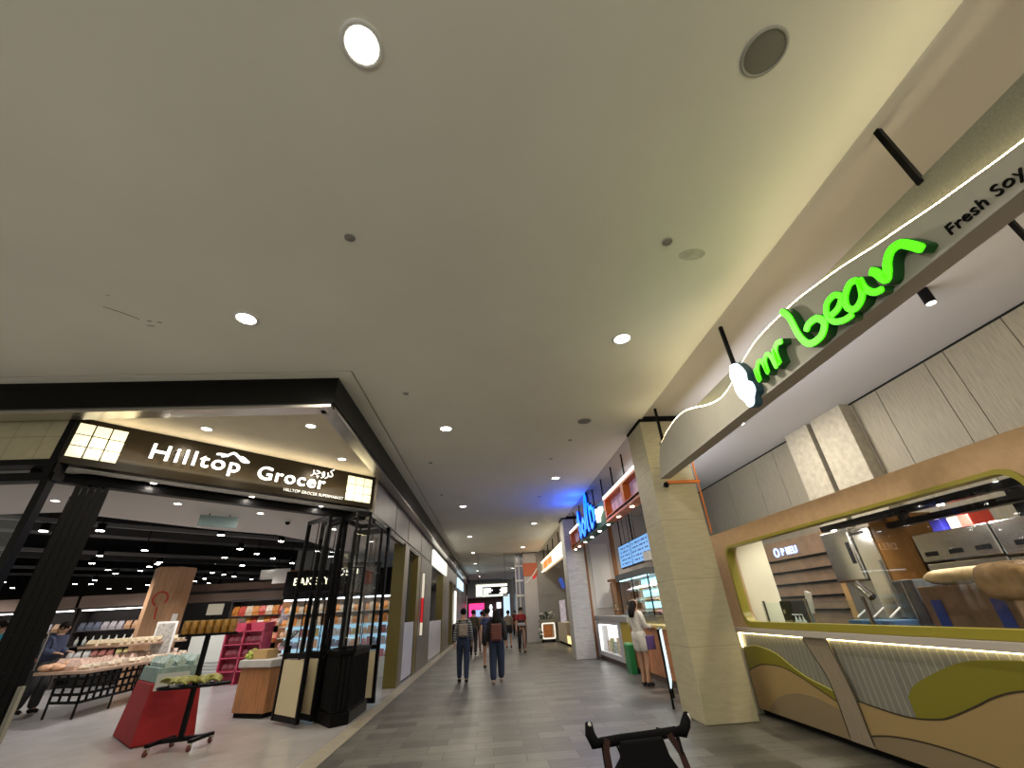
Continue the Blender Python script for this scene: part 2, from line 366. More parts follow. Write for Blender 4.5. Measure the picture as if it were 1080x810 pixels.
# front header in beige tile beside the sign
S('wall_front', MB().box(-14, -6.03, 5.72, 5.86, 3.66, zs+.03), BEIGEP)
mb = MB(); mb.box(-14, -5.93, 5.70, 5.88, 3.58, 3.66); mb.box(-6.04, -5.94, 5.69, 5.88, 3.4, zs+.04); mb.box(-14, -5.9, 5.71, 5.87, 3.36, 3.47)
mb.box(-6.02, -5.92, 5.70, 5.80, 0, 3.6); mb.box(-7.45, -7.37, 5.72, 5.80, 0, 3.4); mb.box(-9.2, -9.1, 5.72, 5.80, 0, 3.4); mb.box(-14, -5.95, 5.72, 5.80, 0, .18)
S('window_1', mb, BLACK)
S('window_2', MB().box(-14, -6.0, 5.755, 5.765, .18, 3.4), GLASS)
mb = MB()
for x in (-6.78, -8.3): mb.box(x-.006, x+.006, 5.74, 5.78, .18, 3.4)
S('trim_16', mb, SILVER)
# chamfered entrance header: soffit slab behind the sign and the door track
def ch(s, d, z=0):      # s metres along the chamfer from its left end, d metres behind its face
    k = .70711; return (-5.95+s*k-d*k, 5.70+s*k+d*k, z)
def chp(*pts): return [ch(s, d)[:2] for s, d in pts]
S('trim_17', MB().prism(chp((0, .17), (4.86, .17), (4.86, .62), (0, .62)), 3.60, 3.70), WHITE)
mb = MB(); mb.prism(chp((-.2, .50), (5.0, .50), (5.0, .66), (-.2, .66)), 3.47, 3.6); S('door_1', mb, BLACK)
# shop ceiling: low white plaster band then an open black void with steel tracks
WC = mat('shop_white_ceiling', (.72, .69, .68), .8)
S('ceiling_shop', MB().prism([(-5.95, 6.2), (-14, 6.2), (-14, 8.45), (-8.2, 8.45), (-7.85, 8.95), (-6.7, 10.66), (-5.66, 11.67), (-5.31, 12.66), (-5.0, 16), (-2.62, 16), (-2.62, 9.7)], 3.6, 3.68), WC)
S('ceiling_void', MB().box(-28, -2.6, 6, 40, 4.75, 4.85), BLACKM)
S('wall_shop_back', MB().box(-28, -5.6, 30, 30.2, 0, 4.8), mat('dark_back_wall', (.05, .045, .045), .8))
S('wall_shop_left', MB().box(-28.2, -28, 5, 30, 0, 4.8), mat('dark_side_wall', (.05, .045, .045), .8))
DG = mat('dark_grey_duct', (.045, .045, .048), .5)
GG = mat('grey_track', (.17, .17, .18), .5)
for i, (s, z, m, wd) in enumerate([(.3, 4.1, DG, .5), (2.0, 4.0, GG, .12), (5.0, 4.3, DG, .6), (7.2, 3.95, GG, .14), (10.2, 4.2, DG, .4), (12.5, 3.95, GG, .12), (16, 4.0, GG, .12)]):
    # runs parallel with the entrance, further and further inside
    o = MB(); k = .70711; cx, cy = -9.5-s*k, 8.2+s*k+1.0
    L1 = min((-6.3-cx), (28-cy)); L0 = min(8.0, (cy-8.8)); L0 = min(L0, cx+27) 
    o.bar((cx-L0, cy-L0, z), (cx+L1, cy+L1, z), wd, .1 if m is GG else .3)
    t = o.build('ceiling_track' if m is GG else 'air_duct', m)
    tag(t, ('slim grey lighting track, number %d inward from the entrance' if m is GG else 'dark ventilation duct in the black void, run %d inward') % (i+1), 'track' if m is GG else 'duct', 'overhead runs in the shop')

# ================================================================== CEILING FITTINGS
def lathe_obj(name, prof, m, parent, c): return MB().lathe(prof, c, 28).build(name, m, parent)
LAMPC = emis('lamp_corridor', (1.0, .94, .80), 16)
def downlight(x, y, z, label, group, watt, col=(1, .90, .74), r=.085):
    t = thing('downlight', label, 'ceiling light', (x, y, z), group)
    MB().lathe([(r*1.35, -.001), (r*1.35, -.010), (r*1.05, -.014), (r, -.002)], (x, y, z), 28).build('trim_ring', WHITE, t)
    MB().cyl((x, y, z-.006), (x, y, z-.002), r, n=28).build('lens', LAMPC, t)
    if watt: light('lamp', 'AREA', (x, y, z-.02), watt, col, r*2, (0, 0, 0), 'DISK', parent=t)
    return t
ordn = ['nearest', 'second', 'third', 'fourth', 'fifth', 'sixth', 'seventh', 'eighth', 'ninth']
for i, y in enumerate((1.23, 7.33, 13.87, 19.99, 25.7, 31.6, 37.1, 43)):
    downlight(-.74-.06*min(i, 5), y, H, '%s round recessed downlight in the left row of the corridor ceiling' % ordn[i].capitalize(), 'corridor downlights', DOWNLIGHT_W*(1.35 if i == 0 else 1), r=.10)
for i, y in enumerate((4.43, 10.93, 17.39, 24.22, 30.17, 36.5)):
    downlight(1.84, y, H, '%s round recessed downlight in the right row of the corridor ceiling' % ordn[i].capitalize(), 'corridor downlights', DOWNLIGHT_W, r=.10)
downlight(-2.8, 3.93, H, 'Round recessed downlight nearest the black shop soffit corner', 'corridor downlights', DOWNLIGHT_W, r=.10)
for i, (x, y) in enumerate(((-4.47, 6.23), (-2.85, 6.22), (-2.86, 7.84))):
    downlight(x, y, zs, ['Left', 'Right front', 'Right rear'][i]+' warm downlight in the triangular soffit above the shop name', 'soffit downlights', 16, (1, .80, .52), .07)
for i, (s, d) in enumerate(((1.15, .36), (2.6, .36), (3.9, .36))):
    x, y, z = ch(s, d, 3.6)
    downlight(x, y, z, ['Left', 'Middle', 'Right'][i]+' small spotlight in the underside of the shop name board', 'header spotlights', 6, (1, .9, .78), .045)
for i, (x, y) in enumerate(((-5.87, 8.1), (-6.15, 9.45), (-4.85, 9.13), (-7.6, 7.6), (-9.0, 7.7), (-4.0, 11.2), (-3.6, 13.4))):
    downlight(x, y, 3.6, 'Recessed downlight %d in the white ceiling band just inside the shop' % (i+1), 'shop band downlights', 9, (1, .93, .86), .06)
GRILLE = mat('speaker_grille', (.20, .195, .175), .7); DISC = mat('sensor_disc', (.30, .29, .27), .6)
def disc(name, x, y, r, label, cat, m, z=H):
    t = thing(name, label, cat, (x, y, z), 'small ceiling devices')
    MB().lathe([(r*1.12, 0), (r*1.12, -.008), (r, -.014), (r*.97, -.004)], (x, y, z), 28).build('rim', mat('device_rim', (.42, .41, .38), .6), t)
    MB().lathe([(r*.98, -.004), (r*.6, -.012), (0, -.014)], (x, y, z), 28).build('cover', m, t); return t
disc('ceiling_speaker', 1.88, 1.20, .13, 'Large round grey ceiling speaker above the near walkway', 'speaker', GRILLE)
disc('ceiling_speaker', 1.87, 7.14, .12, 'Round grey ceiling speaker in front of the stone pillar top', 'speaker', GRILLE)
disc('smoke_detector', -1.26, 2.74, .045, 'Small smoke detector left of centre on the near ceiling', 'detector', DISC)
disc('smoke_detector', 1.83, 2.78, .045, 'Small smoke detector right of centre on the near ceiling', 'detector', DISC)
for i, (x, y, lb) in enumerate(((-1.30, 5.87, 'close to the soffit corner'), (-1.35, 9.33, 'beside the side soffit'), (-1.40, 12.3, 'further along the side soffit'), (1.76, 8.12, 'behind the far ceiling speaker'), (1.5, 9.3, 'near the first blue glow'), (1.6, 12.9, 'between the right row lights'))):
    disc('sprinkler_cover', x, y, .04, 'Tiny round sprinkler cover '+lb, 'sprinkler', DISC)
STAIN2 = mat('scratch_mark', (.16, .14, .11), .9)
def scratch(pts, wd, label):
    mb = MB()
    for p in pts: ribbon(mb, p, wd, lambda a, b, d: (a, b, H-.002+d), 0, .0015)
    tag(mb.build('ceiling_scratch', STAIN2), label, 'scratch')
scratch([[(-4.21, 3.70), (-4.10, 3.80), (-3.99, 3.93)]], .012, 'Thin diagonal scratch on the ceiling above the shop soffit')
scratch([[(-3.93, 3.96), (-3.88, 3.97)], [(-3.83, 3.98), (-3.79, 4.0)]], .016, 'Row of dark specks beside the diagonal ceiling scratch')
STAIN = mat('faint_ceiling_stain', (.62, .60, .53), .9, var=.15, vscale=9)
for i, (x, y, a, b) in enumerate(((-3.95, 4.05, .05, .025), (2.16, 2.95, .14, .08), (-4.02, 3.52, .025, .015))):
    o = MB().lathe([(0, 0), (.6, 0), (1, .0005)], (x, y, H-.0015), 14, a, b).build('ceiling_stain', STAIN)
    tag(o, ['Small chip in the ceiling just below the diagonal scratch', 'Faint scuff on the ceiling beside the right detector', 'Tiny smudge above the diagonal ceiling scratch'][i], 'stain')

# ================================================================== SHOP NAME BOARD
sx = thing('shop_sign', 'Long dark shop name board reading Hilltop Grocer across the angled entrance', 'sign', ch(2.42, 0, 3.6))
DARKS = mat('sign_board_dark', (.022, .017, .010), .3, spec=.15)
MB().prism(chp((.02, 0), (4.84, 0), (4.84, .17), (.02, .17)), 3.61, zs-.005).build('board', DARKS, sx, .006)
U = Vector((.70711, .70711, 0)); V = Vector((0, 0, 1)); N = U.cross(V)
def sg(s, z, d=0): x, y, _ = ch(s, -d); return (x, y, z)
text('Hilltop', 'lettering', SIGNW, sg(.90, 3.86, .05), U, V, .335, .04, sx, bold=.0015, sx=1.18, space=1.16)
text('Grocer', 'lettering', SIGNW, sg(2.46, 3.82, .05), U, V, .335, .04, sx, bold=.0015, sx=1.12, space=1.13)
text('\uFEAE\uFB7C\uFEED\uFEAE\uFEDB', 'lettering', emis('sign_soft', (1, .98, .9), 1.0), sg(3.42, 4.10, .02), U, V, .24, .02, sx, sx=.8)
text('HILLTOP GROCER SUPERMARKET', 'lettering', emis('sign_small', (1, .98, .9), .6), sg(2.98, 3.69, .012), U, V, .075, .01, sx)
mb = MB()
for pts, wd in (([(1.86, 4.10), (1.94, 4.13), (2.03, 4.19), (2.12, 4.14), (2.20, 4.08), (2.30, 4.08)], .035), ([(1.78, 4.12), (1.88, 4.135), (1.96, 4.12)], .03), ([(2.12, 4.14), (2.19, 4.14), (2.30, 4.07)], .03)):
    ribbon(mb, pts, wd, lambda a, b, d: sg(a, b, d), .03, .06)
mb.build('emblem', SIGNW, sx, label='white mountain swoosh above the letters')
for nm, s0, s1, z0, z1 in (('left', .04, .60, 3.705, 4.215), ('right', 4.20, 4.78, 3.695, 4.22)):
    bx = MB()
    for i in range(3):
        for j in range(3):
            a0, a1 = s0+(s1-s0)*i/3+.009, s0+(s1-s0)*(i+1)/3-.009; b0, b1 = z0+(z1-z0)*j/3+.008, z0+(z1-z0)*(j+1)/3-.008
            bx.prism(chp((a0, -.012), (a1, -.012), (a1, 0), (a0, 0)), b0, b1)
    bx.build('lightbox', PANW, sx, label='glowing cream shoji grid at the %s end' % nm)
light('sign_glow', 'AREA', sg(2.4, 3.80, .14), 14, (1, .82, .55), 4.4, (PI/2+1.0, 0, PI/4), 'RECTANGLE', .1, parent=sx)
# exit sign, dome camera and hanging banners inside
t = thing('exit_sign', 'Green and grey hanging exit sign under the white ceiling band', 'sign', (-5.65, 9.1, 3.45))
MB().box(-5.99, -5.31, 9.08, 9.12, 3.34, 3.56).rot((-5.65, 9.1), .62).build('board', mat('exit_panel', (.22, .30, .30), .4), t, .004)
text('KELUAR', 'lettering', emis('exit_green', (.10, .75, .35), .9), (-5.86, 8.94, 3.43), (math.cos(.62), math.sin(.62), 0), (0, 0, 1), .12, .006, t)
MB().cyl((-5.8, 9.0, 3.5), (-5.8, 9.0, 3.6), .01).build('hanger', BLACK, t); MB().cyl((-5.5, 9.2, 3.5), (-5.5, 9.2, 3.6), .01).build('hanger', BLACK, t)
t = thing('dome_camera', 'White dome security camera under the ceiling band by the folded doors', 'camera', (-4.6, 9.9, 3.6))
MB().cyl((-4.6, 9.9, 3.55), (-4.6, 9.9, 3.6), .07).build('mount', WHITE, t); MB().ball((-4.6, 9.9, 3.54), .055, .055, .055).build('lens', BLACK, t)
t = thing('dome_camera', 'Small round sensor hanging under the ceiling band left of the exit sign', 'camera', (-6.6, 10.0, 3.6))
MB().cyl((-6.6, 10, 3.57), (-6.6, 10, 3.6), .05).build('mount', WHITE, t); MB().ball((-6.6, 10, 3.56), .04, .04, .04).build('lens', WHITE, t)
for i, (x, y, z, w_) in enumerate(((-8.35, 17.5, 3.25, .75), (-7.35, 16.2, 3.0, .55))):
    t = thing('hanging_board', ['White hanging notice board, left of the pair over the tills', 'White hanging notice board, right of the pair over the tills'][i], 'sign', (x, y, z), 'hanging notice boards')
    MB().box(x-w_/2, x+w_/2, y-.02, y+.02, z-.22, z+.25 if i else z+.12).build('panel', WHITE, t, .004)
    MB().cyl((x-.2, y, z+.1), (x-.2, y, 4.75), .008).build('cord', BLACK, t); MB().cyl((x+.2, y, z+.1), (x+.2, y, 4.75), .008).build('cord', BLACK, t)

# ================================================================== FOLDING GLASS DOORS AND CORNER BAY
def folding_door(p, q, label, zt=3.42, cream=True, pt=.05, mid=(2.05,)):
    (x0, y0), (x1, y1) = p, q; d = Vector((x1-x0, y1-y0, 0)); L = d.length; d.normalize()
    t = thing('folding_door', label, 'folding door', (x0, y0, 0), 'folded glass door leaves')
    P = lambda s, z: (x0+d.x*s, y0+d.y*s, z)
    mb = MB(); h = .035
    for s in (h, L-h): mb.bar(P(s, .05), P(s, zt), pt, .07, up=(-d.y, d.x, 0))
    for z in (.09, 1.0, zt-.03): mb.bar(P(0, z), P(L, z), pt, .08)
    for z in mid: mb.bar(P(.05, z), P(L-.05, z), .02, .02)
    if L > .6: mb.bar(P(L/2, 1.0), P(L/2, zt), .015, .015, up=(-d.y, d.x, 0))
    mb.build('frame', BLACK, t)
    pm = MB(); pm.bar(P(.07, .54), P(L-.07, .54), .035, .80); pm.build('lower_panel', CREAMP if cream else BLACKM, t)
    pg = MB(); pg.bar(P(.06, (1.04+zt-.07)/2), P(L-.06, (1.04+zt-.07)/2), .01, zt-.07-1.04); pg.build('glass', GLASS, t)
    hd = MB(); nx, ny = -d.y*.06, d.x*.06; a = P(L-.06, 1.15); b = P(L-.06, 1.55)
    hd.tube([(a[0], a[1], a[2]), (a[0]+nx, a[1]+ny, a[2]), (b[0]+nx, b[1]+ny, b[2]), (b[0], b[1], b[2])], .009); hd.build('handle', SILVER, t)
    return t
folding_door((-3.90, 9.38), (-3.23, 8.79), 'Front folded door leaf with cream lower panel, left of the right-hand stack')
folding_door((-3.66, 9.52), (-3.06, 8.99), 'Second folded door leaf behind the front one, left of the corner bay', cream=True)
folding_door((-3.62, 9.72), (-3.02, 9.16), 'Third folded door leaf tight against the corner bay', cream=False)
folding_door((-3.30, 10.62), (-2.37, 10.38), 'Narrow folded door leaf beside the corridor edge, right of the corner bay')
folding_door((-3.30, 10.85), (-2.42, 10.60), 'Rear folded door leaf beside the corridor edge', cream=False)
for i in range(5):
    a = ch(.34+.075*i, .38); b = ch(.34+.075*i, 1.22)
    folding_door((b[0], b[1]), (a[0], a[1]), 'Folded door leaf %d of the tight stack at the left end of the entrance' % (i+1), cream=False, pt=.045, mid=(2.05, 1.5, 2.7))
kp = MB(); a = ch(.66, .36); kp.bar((a[0], a[1], .02), (a[0], a[1], 1.0), .05, .05); kp.build('kick_plate', mat('kick_grey', (.22, .21, .18), .35), bpy.data.objects['folding_door.009'])
# glazed corner bay on a black plinth
bay = thing('corner_display', 'Black corner display bay with tall glass between the folded doors', 'display', (-2.8, 9.2, 0))
pb = [(-3.13, 9.30), (-2.66, 8.68), (-2.46, 8.86), (-2.46, 9.95), (-3.0, 10.1)]
MB().prism([(-3.16, 9.29), (-2.66, 8.63), (-2.42, 8.84), (-2.42, 9.98), (-3.02, 10.14)], 0, .17).build('plinth', BLACK, bay, .01)
mb = MB(); mb.prism(pb, .17, 1.0); mb.build('base_panel', BLACK, bay, .01)
mb = MB()
for a, b in zip(pb, pb[1:]+pb[:1]):
    d = (Vector(b)-Vector(a)); n = max(1, int(d.length/.07)); e = Vector((d.y, -d.x)).normalized()*.006
    for k in range(1, n): q = Vector(a)+d*k/n+e; mb.cyl((q.x, q.y, .2), (q.x, q.y, .95), .012, n=6, caps=False)
mb.build('fluting', BLACKM, bay)
mb = MB()
for a in pb: mb.cyl((a[0], a[1], 1.0), (a[0], a[1], 3.44), .028, n=8)
for a, b in zip(pb, pb[1:]+pb[:1]):
    mb.bar((*a, 1.03), (*b, 1.03), .06, .06); mb.bar((*a, 3.42), (*b, 3.42), .06, .09); mb.bar((*a, 2.4), (*b, 2.4), .018, .02)
mb.build('frame', BLACK, bay)
for a, b in zip(pb, pb[1:]+pb[:1]):
    g = MB(); g.bar((*a, 2.22), (*b, 2.22), .01, 2.3); g.build('glass', GLASS, bay)
t = thing('counter_fascia', 'Black counter fascia with glowing DELI letters seen through the bay glass', 'sign', (-3.9, 12.7, 2.5))
MB().box(-4.5, -3.1, 12.7, 12.85, 2.4, 2.95).build('board', BLACKM, t)
for x in (-4.3, -3.3): MB().cyl((x, 12.78, 2.95), (x, 12.78, 3.6), .015).build('hanger', BLACK, t)
text('DELI', 'lettering', emis('deli_letters', (1, .95, .75), .8), (-4.25, 12.69, 2.62), (1, 0, 0), V, .28, .02, t)
t = thing('bakery_sign', 'Long black fascia with glowing BAKERY letters behind the folded doors', 'sign', (-6.2, 15.8, 2.6))
MB().box(-7.0, -3.4, 15.8, 16.0, 2.36, 3.1).build('board', BLACKM, t)
text('BAKERY', 'lettering', emis('bakery_letters', (1, .93, .62), 1.8), (-6.72, 15.79, 2.66), (1, 0, 0), V, .32, .02, t)

# ================================================================== CORRIDOR SHOP FRONTS ON THE LEFT
MARB = mat('white_marble_board', (.50, .50, .56), .35, var=.10, vscale=3)
def post(name, label, x0, x1, y0, y1, z1, m, cat='post', grp='shop front posts'):
    o = MB().box(x0, x1, y0, y1, 0, z1).build(name, m, None, .006); return tag(o, label, cat, grp)
post('metal_post', 'Olive metal post nearest the folded doors', -2.74, -2.41, 12.66, 12.86, 3.40, OLIVE)
post('stone_post', 'Grey stone post just behind the first olive post', -2.62, -2.42, 12.87, 13.35, zb, GREYCL)
post('metal_post', 'Dark olive post at the far side of the first marble board', -2.75, -2.43, 15.15, 15.75, zb, OLIVE)
post('stone_post', 'Wide grey stone pier with the red lit banner', -2.62, -2.42, 15.8, 18.7, zb, GREYCL)
post('metal_post', 'Olive post between the second marble board and the far shops', -2.75, -2.42, 23.35, 24.6, zb, OLIVE)
post('stone_post', 'Far grey pier before the glowing strips', -2.62, -2.42, 24.6, 27.0, zb, GREYCL)
post('metal_post', 'Slim dark post in the far row of shop fronts', -2.7, -2.42, 29.2, 29.8, zb, OLIVE)
post('stone_post', 'Last long grey pier before the end of the corridor', -2.62, -2.46, 32.5, 47.5, zb-.01, GREYCL)
o = MB().box(-2.50, -2.45, 13.40, 15.10, .04, 1.40).build('marble_board', MARB, None, .006); tag(o, 'Nearer white marble board closing the lower shop front', 'board', 'marble boards')
o = MB().box(-2.50, -2.45, 18.80, 23.30, .04, 1.36).build('marble_board', MARB, None, .006); tag(o, 'Longer white marble board further along the shop fronts', 'board', 'marble boards')
mb = MB()
for k in range(14): mb.box(-2.72, -2.66+.02*(k % 2), 13.42+.12*k, 13.52+.12*k, .02, 3.3)
tag(mb.build('slatted_screen', mat('dark_screen', (.05, .055, .03), .6)), 'Dark slatted screen behind the nearer marble board', 'screen')
t = thing('banner', 'Narrow lit red and cream banner standing out from the stone pier', 'banner', (-2.35, 16.2, .95))
MB().box(-2.43, -2.32, 16.20, 16.26, .95, 2.9).build('frame', BLACK, t); MB().box(-2.46, -2.40, 16.21, 16.25, 2.7, 2.75).build('bracket', BLACK, t)
MB().box(-2.41, -2.33, 16.185, 16.20, 2.0, 2.88).build('panel', emis('banner_cream', (1, .85, .65), .45), t)
MB().box(-2.41, -2.33, 16.18, 16.19, 1.35, 2.1).build('panel', emis('banner_red', (.8, .03, .04), .25), t, label='red stripe'); MB().box(-2.41, -2.33, 16.185, 16.20, .98, 1.36).build('panel', emis('banner_cream', (1, .85, .65), .45), t)
t = thing('shop_sign', 'Row of glowing white sign boxes on the far left bulkhead', 'sign', (-2.45, 19, 3.4))
for a, b in ((18.85, 20.3), (20.55, 21.7), (21.9, 23.0), (23.2, 24.7)):
    MB().box(-2.46, -2.38, a, b, 3.42, 4.02).build('lightbox', emis('sign_far', (1, .97, .85), .95), t)
MB().box(-2.50, -2.46, 18.8, 24.8, 3.38, 4.08).build('board', BLACK, t)
t = thing('shop_sign', 'Bluish white glowing sign on the distant left bulkhead', 'sign', (-2.45, 36, 3.2))
MB().box(-2.46, -2.36, 33.5, 40, 3.3, 3.95).build('lightbox', emis('sign_blue_far', (.55, .8, 1.0), 1.0), t)
t = thing('light_strip', 'Tall white light strip beside the distant shop door', 'light', (-2.4, 31, 1))
MB().box(-2.44, -2.36, 30.6, 31.7, 0, 1.05).build('plinth', BLACKM, t); MB().box(-2.42, -2.34, 30.6, 31.7, 1.05, 2.95).build('diffuser', emis('strip_far', (1, .98, .85), 1.0), t)
# rooms behind the left shop fronts
mb = MB(); mb.box(-8, -2.75, 18.7, 18.8, 0, 4.2); mb.box(-5.5, -5.4, 18.8, 48, 0, 4.2)
S('wall_inner', mb, mat('inner_wall', (.34, .33, .32), .7))
S('ceiling_inner', MB().box(-5.5, -2.6, 18.8, 48, 3.6, 3.68), WC)
S('ceiling_inner_near', MB().box(-5.2, -2.62, 16, 18.7, 3.6, 3.68), WC)
for i, (y, lb) in enumerate(((20.5, 'nearest'), (23, 'second'), (27.5, 'furthest'))):
    downlight(-3.6, y, 3.6, 'Downlight inside the far left shop, %s to the walkway camera' % lb, 'far shop downlights', 10, r=.06)
t = thing('poster_display', 'Lit bluish poster panel inside the far left shop', 'poster', (-3.4, 22, 0))
MB().box(-3.9, -3.0, 22.4, 22.45, 1.3, 2.5).build('panel', emis('poster_far', (.5, .75, .85), .8), t); MB().box(-3.95, -2.95, 22.45, 22.5, 0, 2.55).build('frame', BLACK, t)
t = thing('menu_board', 'White lit menu panel high in the far left shop', 'menu', (-3.5, 22, 2.7))
MB().box(-3.9, -2.95, 22.3, 22.36, 2.75, 3.3).build('panel', emis('menu_far', (1, 1, .9), 1.0), t); MB().box(-3.6, -3.3, 22.28, 22.31, 2.85, 3.2).build('graphic', BLACK, t)
o = MB().box(-2.9, -2.5, 29.8, 32.3, 0, 1.0).build('reception_desk', WOODL, None, .01); tag(o, 'Low brown timber desk at the distant left shop entrance', 'desk')

# ================================================================== INSIDE THE GROCERY
# timber clad hexagonal column
c = thing('timber_column', 'Large timber clad column with red round emblem among the bread tables', 'column', (-11.0, 16.2, 0))
hx = [(-11.0+.62*math.cos(a), 16.2+.62*math.sin(a)) for a in [math.radians(-45+60*k) for k in range(6)]]
MB().prism(hx, 0, 3.42).build('cladding', WOODL, c, .01)
REDP = mat('red_print', (.45, .03, .02), .6)
fa, fb = Vector(hx[0]), Vector(hx[5]); fm = (fa+fb)/2; fu = Vector((fa.x-fb.x, fa.y-fb.y, 0)).normalized(); fn = fu.cross(V)
mb = MB(); ribbon(mb, [(math.cos(a)*.2, 2.45+math.sin(a)*.2) for a in [math.radians(-40+290*k/14) for k in range(15)]], .05, lambda a, b, d: (fm.x+fu.x*a+fn.x*d, fm.y+fu.y*a+fn.y*d, b), .0, .012)
ribbon(mb, [(-.02, 2.22), (0, 2.0), (.02, 1.85)], .04, lambda a, b, d: (fm.x+fu.x*a+fn.x*d, fm.y+fu.y*a+fn.y*d, b), .0, .012)
mb.build('emblem', REDP, c, label='red printed ring emblem')
ga = Vector(hx[1]); gm = (fa+ga)/2; gu = Vector((ga.x-fa.x, ga.y-fa.y, 0)).normalized(); gn = gu.cross(V)
mb = MB(); pr = lambda a, b, d: (gm.x+gu.x*a+gn.x*d, gm.y+gu.y*a+gn.y*d, b)
mb._add([pr(-.1, 1.75, .006), pr(.1, 1.75, .006), pr(.1, 2.0, .006), pr(-.1, 2.0, .006)], [(0, 1, 2, 3)]); mb.build('notice', WHITE, c)
c2 = thing('timber_column', 'Reddish timber column at the back, right of the red snack shelves', 'column', (-6.85, 16.6, 0))
MB().prism([(-7.2, 16.4), (-6.6, 16.3), (-6.4, 16.8), (-7.1, 16.9)], 0, 3.2).build('cladding', WOOD, c2, .01)
MB().box(-7.15, -6.75, 16.3, 16.34, 1.55, 2.0).build('poster', mat('poster_grey', (.30, .25, .28), .6, var=.6, vscale=14), c2)

# small goods: one mesh of each kind, copied
def packet(name, m, w_, d_, h_, kind='bag'):
    mb = MB()
    if kind == 'bag':
        mb._add([(-w_/2, -d_/3, 0), (w_/2, -d_/3, 0), (w_/2, d_/3, 0), (-w_/2, d_/3, 0), (-w_/2, -d_/2, h_*.4), (w_/2, -d_/2, h_*.4), (w_/2, d_/2, h_*.4), (-w_/2, d_/2, h_*.4), (-w_*.45, 0, h_), (w_*.45, 0, h_)],
                [(3, 2, 1, 0), (0, 1, 5, 4), (1, 2, 6, 5), (2, 3, 7, 6), (3, 0, 4, 7), (4, 5, 9, 8), (6, 7, 8, 9), (5, 6, 9), (7, 4, 8)])
    elif kind == 'box': mb.box(-w_/2, w_/2, -d_/2, d_/2, 0, h_)
    elif kind == 'bottle': mb.lathe([(0, 0), (w_/2, 0), (w_/2, h_*.6), (w_*.18, h_*.8), (w_*.18, h_), (0, h_)], (0, 0, 0), 10)
    elif kind == 'loaf': mb.ball((0, 0, h_*.5), w_/2, d_/2, h_*.5, 10, 6)
    return mb.build(name, m)
FIRSTUSED = set()
def place(proto, loc, rz, label, cat, group, sc=None):
    if proto.name not in FIRSTUSED: FIRSTUSED.add(proto.name); o = proto
    else: o = proto.copy(); COL.objects.link(o)
    o.location = loc; o.rotation_euler = (0, 0, rz)
    if sc: o.scale = sc
    return tag(o, label, cat, group)
R = random.uniform
# bread table
tb = thing('bread_table', 'Long timber topped bread table on black grid legs left of the column', 'table', (-9.5, 13, 0))
tp = [(-9.85, 11.15), (-8.55, 10.85), (-8.85, 13.4), (-9.1, 15.45), (-10.6, 15.3)]
MB().prism(tp, .80, .86).build('tabletop', WOODT, tb, .01)
for x, y in ((-9.5, 11.4), (-8.75, 11.2), (-8.95, 12.4), (-9.05, 13.3), (-9.15, 14.5), (-9.25, 15.2), (-10.3, 15.0)):
    MB().cyl((x, y, 0), (x, y, .8), .022, n=8).build('leg', BLACK, tb)
mb = MB()
for (xa, ya), (xb, yb) in (((-9.5, 11.4), (-8.75, 11.2)), ((-8.75, 11.2), (-9.0, 13.2)), ((-9.0, 13.2), (-9.2, 15.2))):
    L = math.hypot(xb-xa, yb-ya); n = int(L/.22)
    for z in (.28, .42, .56, .70): mb.bar((xa, ya, z), (xb, yb, z), .03, .05)
    for k in range(n+1): mb.bar((xa+(xb-xa)*k/n, ya+(yb-ya)*k/n, .26), (xa+(xb-xa)*k/n, ya+(yb-ya)*k/n, .8), .04, .03)
mb.build('grid_panel', BLACK, tb)
mb = MB(); mb.box(-10.1, -9.15, 12.3, 14.9, 1.22, 1.27).build('riser_shelf', WOODT, tb, .008)
for x, y in ((-10.0, 12.4), (-9.25, 12.4), (-10.0, 14.8), (-9.25, 14.8)): MB().cyl((x, y, .86), (x, y, 1.22), .015, n=8).build('riser_leg', BLACK, tb)
BR = [mat('bread_a', (.62, .36, .22), .5, var=.35, vscale=25), mat('bread_b', (.68, .48, .40), .3, var=.35, vscale=25), mat('bread_c', (.60, .50, .38), .4, var=.3, vscale=25)]
protos = [packet('bread_loaf', BR[0], .34, .20, .15, 'loaf'), packet('bread_bag', BR[1], .26, .18, .19, 'bag'), packet('bread_bag', BR[2], .22, .16, .12, 'bag')]
n = 0
for i in range(17):
    y = 11.2+i*.245
    for j in range(4):
        xr = -8.68-.12*(y-11) ; x = xr-.12-.29*j
        if x < -9.75-.15*(y-11.1): continue
        p = protos[(0 if j > 1 and i % 4 < 2 else 1) if j else 2]
        place(p, (x+R(-.02, .02), y+R(-.02, .02), .86), R(-.3, .3), 'Wrapped bread lying on the long bread table' if p is not protos[0] else 'Bare brown loaf lying on the long bread table', 'bread', 'bread on the table', (1, 1, R(.85, 1.15)))
p4 = packet('pastry_bag', mat('pastry', (.55, .45, .30), .35, var=.4, vscale=30), .2, .16, .13, 'bag')
for i in range(11):
    for j in range(3): place(p4, (-9.3-.3*j, 12.45+.235*i, 1.27), R(-.3, .3), 'Small pastry bag on the raised shelf over the bread table', 'pastry', 'pastries on the raised shelf')
t = thing('picture_stand', 'White framed picture board standing behind the bread by the column', 'board', (-9.0, 13.9, .9))
MB().box(-9.45, -8.95, 13.9, 13.94, .95, 1.75).rot((-9.2, 13.9), .25).build('frame', WHITE, t); MB().box(-9.40, -9.0, 13.885, 13.9, 1.0, 1.70).rot((-9.2, 13.9), .25).build('picture', mat('picture_grey', (.40, .38, .36), .6, var=.4, vscale=12), t)

